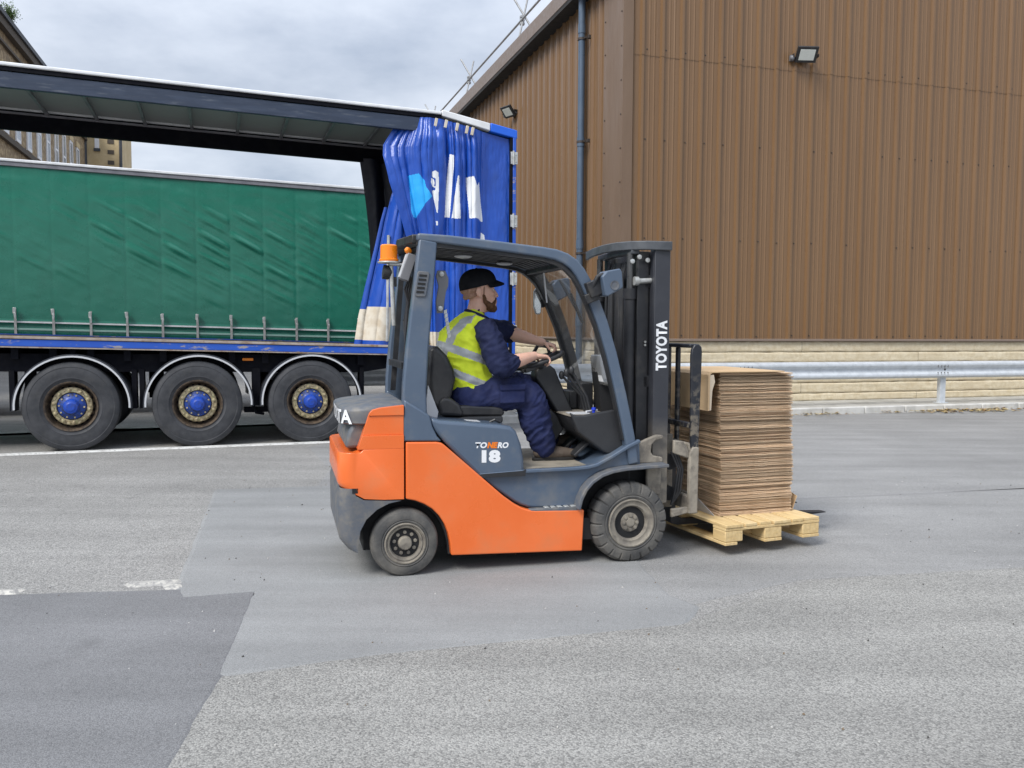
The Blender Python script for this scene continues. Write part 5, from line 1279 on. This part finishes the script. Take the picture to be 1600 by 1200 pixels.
# arms and hands
limb(body, D3([SHN, ELN]), [.052, .042], 14); limb(body, D3(spline([ELN, tuple((Vector(ELN)*.6+Vector(WRN)*.4)), WRN], 4)), [.048, .052, .055, .055, .051, .046, .040, .034, .030], 16)
limb(body, D3([SHF, ELF]), [.052, .042], 14); limb(body, D3(spline([ELF, tuple((Vector(ELF)*.6+Vector(WRF)*.4)), WRF], 4)), [.046, .050, .053, .053, .049, .044, .037, .032, .029], 16)
def hand(wr, palm_dir, side, down, curl, thumb_side, lens=1.0):
    """palm slab from the wrist, four fingers curled over what they hold and a thumb leaving the palm's side"""
    w = Vector(wr); d = Vector(palm_dir).normalized(); sd_ = Vector(side); sd_ = (sd_-d*sd_.dot(d)).normalized(); dn = Vector(down); dn = (dn-d*dn.dot(d)-sd_*dn.dot(sd_)).normalized()
    p1 = w+d*.085
    limb(body, D3([tuple(w-d*.01), tuple(w+d*.035), tuple(p1)]), [(.019, .028), (.019, .039), (.015, .041)], 14, ref=tuple(sd_))
    for k, (off, ln) in enumerate(((-.030, .070), (-.010, .080), (.010, .076), (.029, .060))):
        b0 = w+d*.078+sd_*off; a0 = curl[0]; pts = [b0]; a = a0; cur = b0
        for j, f in enumerate((.42, .33, .25)):
            a = curl[j]; cur = cur+(d*math.cos(a)+dn*math.sin(a))*ln*f*lens+sd_*off*.05; pts.append(cur)
        limb(body, D3([tuple(q) for q in pts]), [.0095, .0088, .0080, .0068], 10, ref=tuple(sd_))
    t0 = w+d*.028+sd_*thumb_side*.034; t1 = t0+(d*.6+sd_*thumb_side*.65+dn*.35).normalized()*.036; t2 = t1+(d*.8+sd_*thumb_side*.15+dn*.6).normalized()*.030
    limb(body, D3([tuple(t0), tuple(t1), tuple(t2)]), [.013, .0105, .008], 10, ref=tuple(dn))
hand(WRN, (.92, .16, -.10), (.15, -.98, .1), (0, 0, -1), (R(28), R(72), R(120)), -1)
hand(WRF, (.86, -.42, -.26), (-.42, -.88, 0), (0, 0, -1), (R(35), R(80), R(130)), 1)
# legs
for h, k, a in ((HIPN, KNN, ANN), (HIPF, KNF, ANF)):
    limb(body, D3([h, tuple((Vector(h)+Vector(k))*.5), k]), [.075, .068, .054], 14); limb(body, D3([k, tuple(Vector(k)*.65+Vector(a)*.35), a]), [.052, .056, .036], 14)
    limb(body, D3([a, (a[0]+.03, a[1], a[2]-.04), (a[0]+.15, a[1], a[2]-.055)]), [.036, .036, .028], 12)
bo = organic('body', body, [M_SKIN], dr, voxel=.0048, smooth_it=4)
for s_ in (-1, 1):
    e = MB(); e.sphere(hd(.660, s_*.030, 1.796), .0115, 12, 8); e.sphere(hd(.6665, s_*.031, 1.796), .0058, 10, 6, mi=1); e.build('eye', [M_EYE, M_IRIS], bo)
# ---- clothes
def wr(x, y, z, a, s): return a*(nz3(x*s, y*s, z*s)+.5*nz3(x*s*2.3, y*s*2.3, z*s*2.3))
sh_ = MB()
def sleeve(S, E, Wp, frac, r):
    c = tuple(Vector(E)+(Vector(Wp)-Vector(E))*frac)
    pts = spline([S, tuple(Vector(S)*.5+Vector(E)*.5), E, c], 6); n = len(pts)
    rad = []
    for i in range(n):
        t = i/(n-1); base = interp(t, [(0, r[0]), (.33, r[1]), (.66, r[2]), (1, r[3])])
        rad.append(base)
    limb(sh_, D3([tuple(p) for p in pts]), rad, 22)
    return pts
sleeve(SHN, ELN, WRN, .30, (.084, .088, .075, .061))
sleeve(SHF, ELF, WRF, .10, (.085, .090, .078, .068))
limb(sh_, D3([(.50, YC, 1.16), (.475, YC, 1.25), (.470, YC, 1.36), (.488, YC, 1.48), (.525, YC, 1.565), (.545, YC, 1.625)]), [(.140, .175), (.150, .175), (.160, .185), (.140, .195), (.088, .125), (.068, .072)], 24)
so_ = organic('work_shirt', sh_, [M_NAVYW], dr, voxel=.0075, smooth_it=5)
tr_ = MB()
def leg(h, k, a, r):
    pts = spline([h, tuple(Vector(h)*.5+Vector(k)*.5+Vector((0, 0, .004))), k, tuple(Vector(k)*.5+Vector(a)*.5), a], 6); n = len(pts)
    rad = [interp(i/(n-1), [(0, r[0]), (.25, r[1]), (.5, r[2]), (.75, r[3]), (1, r[4])]) for i in range(n)]
    limb(tr_, D3([tuple(p) for p in pts]), rad, 22)
leg(HIPN, KNN, ANN, (.120, .116, .106, .108, .080))
leg(HIPF, KNF, ANF, (.115, .108, .098, .096, .080))
limb(tr_, D3([(.45, YC, 1.07), (.50, YC, 1.12), (.48, YC, 1.20)]), [(.125, .185), (.140, .185), (.135, .175)], 22)
tr_o = organic('work_trousers', tr_, [M_NAVYT], dr, voxel=.0075, smooth_it=5)
pk = MB(); pk.obox(dv_((.745, .262, 1.105)), (1, -.06, .02), (0, 1, 0), (0, 0, 1), .085, .016, .062); pk.obox(dv_((.745, .254, 1.150)), (1, -.06, .02), (0, 1, 0), (0, 0, 1), .088, .018, .022); pk.build('cargo_pocket', M_NAVYT, tr_o, bevel=.012, seg=3)
# vest: torso shell, tape bands by place along the trunk
ve = MB()
limb(ve, D3([(.515, YC, 1.135), (.490, YC, 1.20), (.470, YC, 1.28), (.458, YC, 1.38), (.470, YC, 1.47), (.500, YC, 1.545), (.535, YC, 1.600)]), [(.165, .200), (.172, .204), (.178, .206), (.185, .214), (.170, .216), (.118, .180), (.080, .098)], 30)
limb(ve, D3([(.46, YC-.12, 1.50), (.530, YC-.125, 1.588), (.610, YC-.13, 1.545)]), [.050, .045, .045], 14); limb(ve, D3([(.46, YC+.12, 1.50), (.530, YC+.125, 1.588), (.610, YC+.13, 1.545)]), [.050, .045, .045], 14)
def vestmat(c, n):
    x, y, z = c.x+DO.x, c.y+DO.y-YC, c.z+DO.z
    t = z+.36*(x-.47)                       # bands slope down to the front on the leaning trunk
    t2 = z+.40*(x-.47)
    if 1.335 < t < 1.390: return 1
    if 1.178 < t2 < 1.232: return 1
    if .105 < abs(y)+.02*math.sin(z*20) < .160 and z > 1.36: return 1
    return 0
vo_ = organic('hi_vis_vest', ve, [M_HIVIS, M_REFL], dr, voxel=.0065, smooth_it=5, mfn=vestmat)
def push(ob, fn):
    me = ob.data; nn = [v.normal.copy() for v in me.vertices]; cc = [v.co.copy() for v in me.vertices]
    flat = []
    for c, n in zip(cc, nn): flat += list(c+n*fn(c))
    me.vertices.foreach_set('co', flat); me.update()
def creases(q, s, ax):                            # sharp-backed folds of cloth running roughly across ax
    t = q.dot(ax); m_ = nz3(q.x*6, q.y*6, q.z*6)
    r1 = 1-abs(nz3(q.x*s, q.y*s, t*s*2.6+m_))*2.2; r2 = 1-abs(nz3(q.x*s*2, q.y*s*2+5, t*s*4.5+m_))*2.2
    return .6*r1+.3*r2-.45
AX1 = Vector((.5, -.1, -.85))
push(vo_, lambda q: .010*creases(q, 6, Vector((.3, 0, .95)))+.003*nz3(q.x*20, q.y*20, q.z*20))
push(so_, lambda q: .017*creases(q, 7, AX1)+.003*nz3(q.x*24, q.y*24, q.z*24))
push(tr_o, lambda q: .015*creases(q, 7, Vector((.6, 0, -.8)))+.003*nz3(q.x*24, q.y*24, q.z*24))
# cap
cp = MB(); rings = []
for i in range(13):
    t = math.pi/2*i/12; k = math.cos(t)**.75 if i < 12 else .02
    rings.append([dv_((.562+.128*k*math.cos(a)-.012*math.sin(t), YC+.098*k*math.sin(a), 1.838+.102*math.sin(t)+.020*math.cos(a)*math.cos(t))) for a in [2*math.pi*j/32 for j in range(32)]])
rings.insert(0, [dv_((.562+.122*math.cos(a), YC+.093*math.sin(a), 1.820+.030*math.cos(a)-.004)) for a in [2*math.pi*j/32 for j in range(32)]])
cp.rings(rings)
cpo = cp.build('cap', M_CAP, dr, smooth=60)
br = MB(); lo = []; hi = []
def brim(a, c):
    t = (a-.5)*2; y = .086*t; x0 = .562+.112*math.sqrt(max(0, 1-(t*.92)**2)); ln = .072*math.sqrt(max(0, 1-(t*.95)**2))
    return (x0+ln*c, YC+y, 1.868-.026*c-.028*t*t)
br.grid(lambda a, c: dv_(brim(a, c)), 18, 6)
br.grid(lambda a, c: dv_(tuple(Vector(brim(a, c))-Vector((0, 0, .007)))), 18, 6)
br.build('cap_brim', M_CAP, cpo, smooth=60, recalc=False).modifiers.new('t', 'SOLIDIFY').thickness = .004
cb_ = MB(); cb_.sphere(dv_((.552, YC, 1.940)), (.008, .008, .005), 8, 5); cb_.build('cap_button', M_CAP, cpo)
# beard and hair follow the jaw and the back of the head
be_ = MB()
limb(be_, D3([(.588, YC-.066, 1.765), (.600, YC-.064, 1.715), (.640, YC-.048, 1.685), (.672, YC, 1.672), (.640, YC+.048, 1.685), (.600, YC+.064, 1.715), (.588, YC+.066, 1.765)]), [.010, .016, .024, .028, .024, .016, .010], 12, ref=(0, 0, 1))
limb(be_, D3([(.664, YC-.034, 1.708), (.682, YC-.016, 1.737), (.688, YC, 1.740), (.682, YC+.016, 1.737), (.664, YC+.034, 1.708)]), [.016, .009, .009, .009, .016], 10, ref=(0, 0, 1))
limb(be_, D3([(.640, YC-.034, 1.680), (.662, YC, 1.682), (.640, YC+.034, 1.680)]), [.03, .036, .03], 12, ref=(0, 0, 1))
beo = organic('beard', be_, [M_BEARD], dr, voxel=.0045, smooth_it=3)
push(beo, lambda q: .003*nz3(q.x*90, q.y*90, q.z*60))
ha = MB()
for s_ in (-1, 1): limb(ha, D3([(.590, YC+s_*.072, 1.812), (.590, YC+s_*.0715, 1.765)]), [.008, .007], 8)
limb(ha, D3([(.555, YC-.066, 1.800), (.500, YC-.055, 1.792), (.462, YC, 1.788), (.500, YC+.055, 1.792), (.555, YC+.066, 1.800)]), [.018, .024, .024, .024, .018], 12, ref=(0, 0, 1))
limb(ha, D3([(.545, YC-.058, 1.765), (.500, YC-.048, 1.752), (.478, YC, 1.745), (.500, YC+.048, 1.752), (.545, YC+.058, 1.765)]), [.012, .020, .020, .020, .012], 12, ref=(0, 0, 1))
organic('hair', ha, [M_HAIR], dr, voxel=.005, smooth_it=4)
# collar of the shirt, boots
co_ = MB(); pts = [dv_((.548+.075*math.cos(a)+.01, YC+.078*math.sin(a), 1.625-.030*math.cos(a))) for a in [2*math.pi*j/24 for j in range(25)]]
co_.tube(pts, .014, n=8, cap=False); co_.build('collar', M_NAVYW, so_, smooth=60)
for a, tip in ((ANN, .0), (ANF, .05)):
    yaw = 0
    bt_ = MB(); x, y, z = a; g = z-.095
    limb(bt_, D3([(x-.035, y, g+.055), (x+.04, y, g+.052+tip*.2), (x+.12, y, g+.048+tip*.5), (x+.215, y, g+.040+tip)]), [(.042, .040), (.052, .046), (.044, .050), (.032, .042)], 16)
    limb(bt_, D3([(x, y, z+.03), (x, y, g+.06)]), [.052, .050], 14)
    bo_ = organic('work_boot', bt_, [M_BOOT], dr, voxel=.006, smooth_it=4)
    sl = MB(); sp_ = [(x-.075, -.030), (x-.085, 0), (x-.075, .030), (x+.06, .042), (x+.15, .050), (x+.205, .040), (x+.228, 0), (x+.205, -.040), (x+.15, -.050), (x+.06, -.042)]
    def sz(xx): return g+tip*max(0, (xx-x-.02)/.18)
    sl.rings([[dv_((xx, y+yy, sz(xx)-.002)) for xx, yy in sp_], [dv_((xx, y+yy, sz(xx)+.022)) for xx, yy in sp_]])
    sl.build('boot_sole', M_SOLE, bo_, bevel=.004)
# ---------------------------------------------------------------- pallet and flattened boxes
M_PINE = mat('fresh_pine', (.60, .42, .19), .75, col2=(.68, .51, .26), nscale=3.5, stretch=(9, 1.2, 9), nlo=.35, nhi=.65, dirt=(.34, .23, .12), dscale=5, dlo=.48, dhi=.72, damt=.6, bump=.15, bscale=40)
M_PINE2 = mat('pale_pine', (.66, .50, .27), .75, col2=(.56, .40, .19), nscale=3.5, stretch=(9, 1.2, 9), nlo=.4, nhi=.65, bump=.15, bscale=40)
PYAW = R(7.3)
pl = empty('wooden_pallet', fpos(2.155, -.045, .078), FK_ROT+PYAW); tag(pl, 'fresh pine pallet on the forks under the stack of flattened boxes', 'pallet')
PL, PW = .80, 1.20
for x in (0, .3275, .655):
    b = MB(); b.box(x if x else 0, x+.145 if x else .10, 0, PW, 0, .021); b.build('bottom_board', M_PINE, pl, bevel=.003)
    for y in (0, .5275, 1.055):
        b = MB(); b.box(x, x+.145 if x else .145, y+.002, y+.145, .0225, .0985); b.build('block', M_PINE, pl, bevel=.006)
for y in (0, .5275, 1.055):
    b = MB(); b.box(0, PL, y, y+.145, .0995, .119); b.build('stringer_board', M_PINE, pl, bevel=.003)
for i, (x, w_) in enumerate(((.0, .142), (.163, .098), (.286, .098), (.402, .142), (.561, .098), (.668, .132))):
    b = MB(); b.box(x, x+w_, -.006+.004*(i % 3), PW, .120, .142-.001*(i % 2)); b.build('deck_board', [M_PINE, M_PINE2][i % 2 if i != 3 else 1], pl, bevel=.003)
M_CARD = mat('corrugated_card', (.55, .385, .245), .88, col2=(.61, .445, .30), nscale=2.4, stretch=(1, 1, 14), nlo=.38, nhi=.64, rand=.24, bump=.2, bscale=30, spec=.2)
M_CARDE = mat('card_cut_edge', (.44, .31, .195), .92, col2=(.68, .515, .355), nscale=5, stretch=(1, 1, 40), nlo=.4, nhi=.6, rand=.30, bump=.5, bscale=90, spec=.15)
SX, SY = .60, .82
def card(seed):
    """a flattened carton: two wavy layers of board creased near both ends, slightly open between the creases"""
    b = MB(); rg = random.Random(seed)
    nx, ny = 26, 10
    jx, jy = rg.uniform(-.006, .006), rg.uniform(-.006, .006)
    for lay in (0, 1):
        z0 = .0065*lay
        th = .0042
        ox = rg.uniform(-.004, .004); oy = rg.uniform(-.006, .006)
        def top(a, c, dz):
            x = SX*a; y = SY*c
            cr = 1-.8*math.exp(-((a-.17)/.03)**2)-.8*math.exp(-((a-.82)/.03)**2)
            g = .0028*nz3(x*9, y*3+seed*1.7, lay*3.1)+.0016*nz3(x*26, y*8, seed+lay)
            return (x+ox+.002*nz3(y*9, seed, lay), y+oy+.003*nz3(x*8, seed*2, lay), z0+dz+g*cr)
        o = len(b.v)
        ring = [(i/nx, 0) for i in range(nx)]+[(1, j/ny) for j in range(ny)]+[(1-i/nx, 1) for i in range(nx)]+[(0, 1-j/ny) for j in range(ny)]
        n = len(ring)
        for dz in (0, th):
            for a, c in ring: b.v.append(top(a, c, dz))
        cz = [b.v[o+k] for k in range(n)]
        b.v.append((SX/2, SY/2, z0)); b.v.append((SX/2, SY/2, z0+th))
        for k in range(n):
            q = (k+1) % n
            b.f.append((o+k, o+q, o+n+q, o+n+k)); b.m.append(1)
            b.f.append((o+q, o+k, o+2*n)); b.m.append(0)
            b.f.append((o+n+k, o+n+q, o+2*n+1)); b.m.append(0)
    return b.mesh('flattened_box', [M_CARD, M_CARDE], smooth=0, recalc=True)
variants = [card(s) for s in (1, 2, 3, 4, 5, 6, 7, 8, 9)]
CYAW = R(3.4)
base = Vector((2.255, .235, .0)); zc = .2225; i = 0
rg = random.Random(4)
while zc < 1.225:
    o = bpy.data.objects.new('flattened_box', variants[rg.randrange(9)]); COL.objects.link(o)
    lean = .012*math.sin(zc*5.0)+.006*math.sin(zc*13)
    hh = rg.uniform(-.004, .004)
    p = base+Vector((lean*.5+rg.gauss(0, .0035)-(.010*sstep(.7, 1.2, zc)), rg.gauss(0, .004), 0))
    if rg.random() < .10: p.x += rg.uniform(-.010, .010); p.y += rg.uniform(-.010, .006)
    o.location = fpos(p.x, p.y, zc); o.rotation_euler = (rg.gauss(0, .0014), rg.gauss(0, .0018), FK_ROT+CYAW+rg.gauss(0, .004))
    tag(o, 'brown flattened cardboard box lying in the tall stack on the pallet', 'cardboard box', 'flattened cardboard boxes stacked on the pallet')
    zc += .0128; i += 1
# folded carton hung over the mast side of the stack
M_KRAFT = mat('smooth_kraft_board', (.52, .36, .205), .7, col2=(.56, .40, .24), nscale=3, bump=.05, bscale=60, spec=.3)
ca = empty('folded_carton', fpos(2.13, .19, zc), FK_ROT+CYAW); tag(ca, 'smooth tan carton folded over the top of the stack beside the backrest', 'cardboard box')
b = MB(); b.rings([[(.62, y, .012), (.10, y, .014), (.02, y, .012), (0, y, -.010), (0, y, -.262), (.014, y, -.262), (.014, y, -.012), (.03, y, .002), (.10, y, .004), (.62, y, .003)] for y in (.0, .2, .5, .80)])
b.build('carton_panel', M_KRAFT, ca, bevel=.002)
b = MB(); b.prism([(.014, -.258), (.014, -.012), (.045, -.010), (.055, -.06), (.035, -.12), (.028, -.258)], .004, .012); b.build('carton_flap', mat('pale_board', (.60, .50, .38), .8), ca)
ls = empty('card_liner_sheet', fpos(2.235, .17, .221), FK_ROT+CYAW); tag(ls, 'thin card sheet with bent up grey and tan corners under the bottom of the stack', 'card sheet')
b = MB(); b.add([(-.012, .07, .0005), (-.012, .80, .0005), (-.055, .80, .13), (-.050, .30, .12), (-.040, .22, .085), (-.018, .075, .012), (-.008, .07, .0005), (-.008, .80, .0005), (-.051, .80, .13), (-.046, .30, .12), (-.036, .22, .085), (-.014, .075, .012)],
            [(0, 1, 2, 3, 4, 5), (11, 10, 9, 8, 7, 6), (0, 6, 7, 1), (1, 7, 8, 2), (2, 8, 9, 3), (3, 9, 10, 4), (4, 10, 11, 5), (5, 11, 6, 0)]); b.build('grey_corner', mat('grey_board', (.50, .49, .50), .8, bump=.05), ls)
b = MB(); b.add([(x+.038, y+.06, z) for x, y, z in [(.61, .02, 0), (.625, .55, 0), (.665, .58, .11), (.650, .12, .125), (.655, .03, .10), (.614, .02, 0), (.629, .55, 0), (.669, .58, .11), (.654, .12, .125), (.659, .03, .10)]], [(0, 1, 2, 3, 4), (9, 8, 7, 6, 5), (0, 5, 6, 1), (1, 6, 7, 2), (2, 7, 8, 3), (3, 8, 9, 4), (4, 9, 5, 0)]); b.build('tan_corner', M_KRAFT, ls)
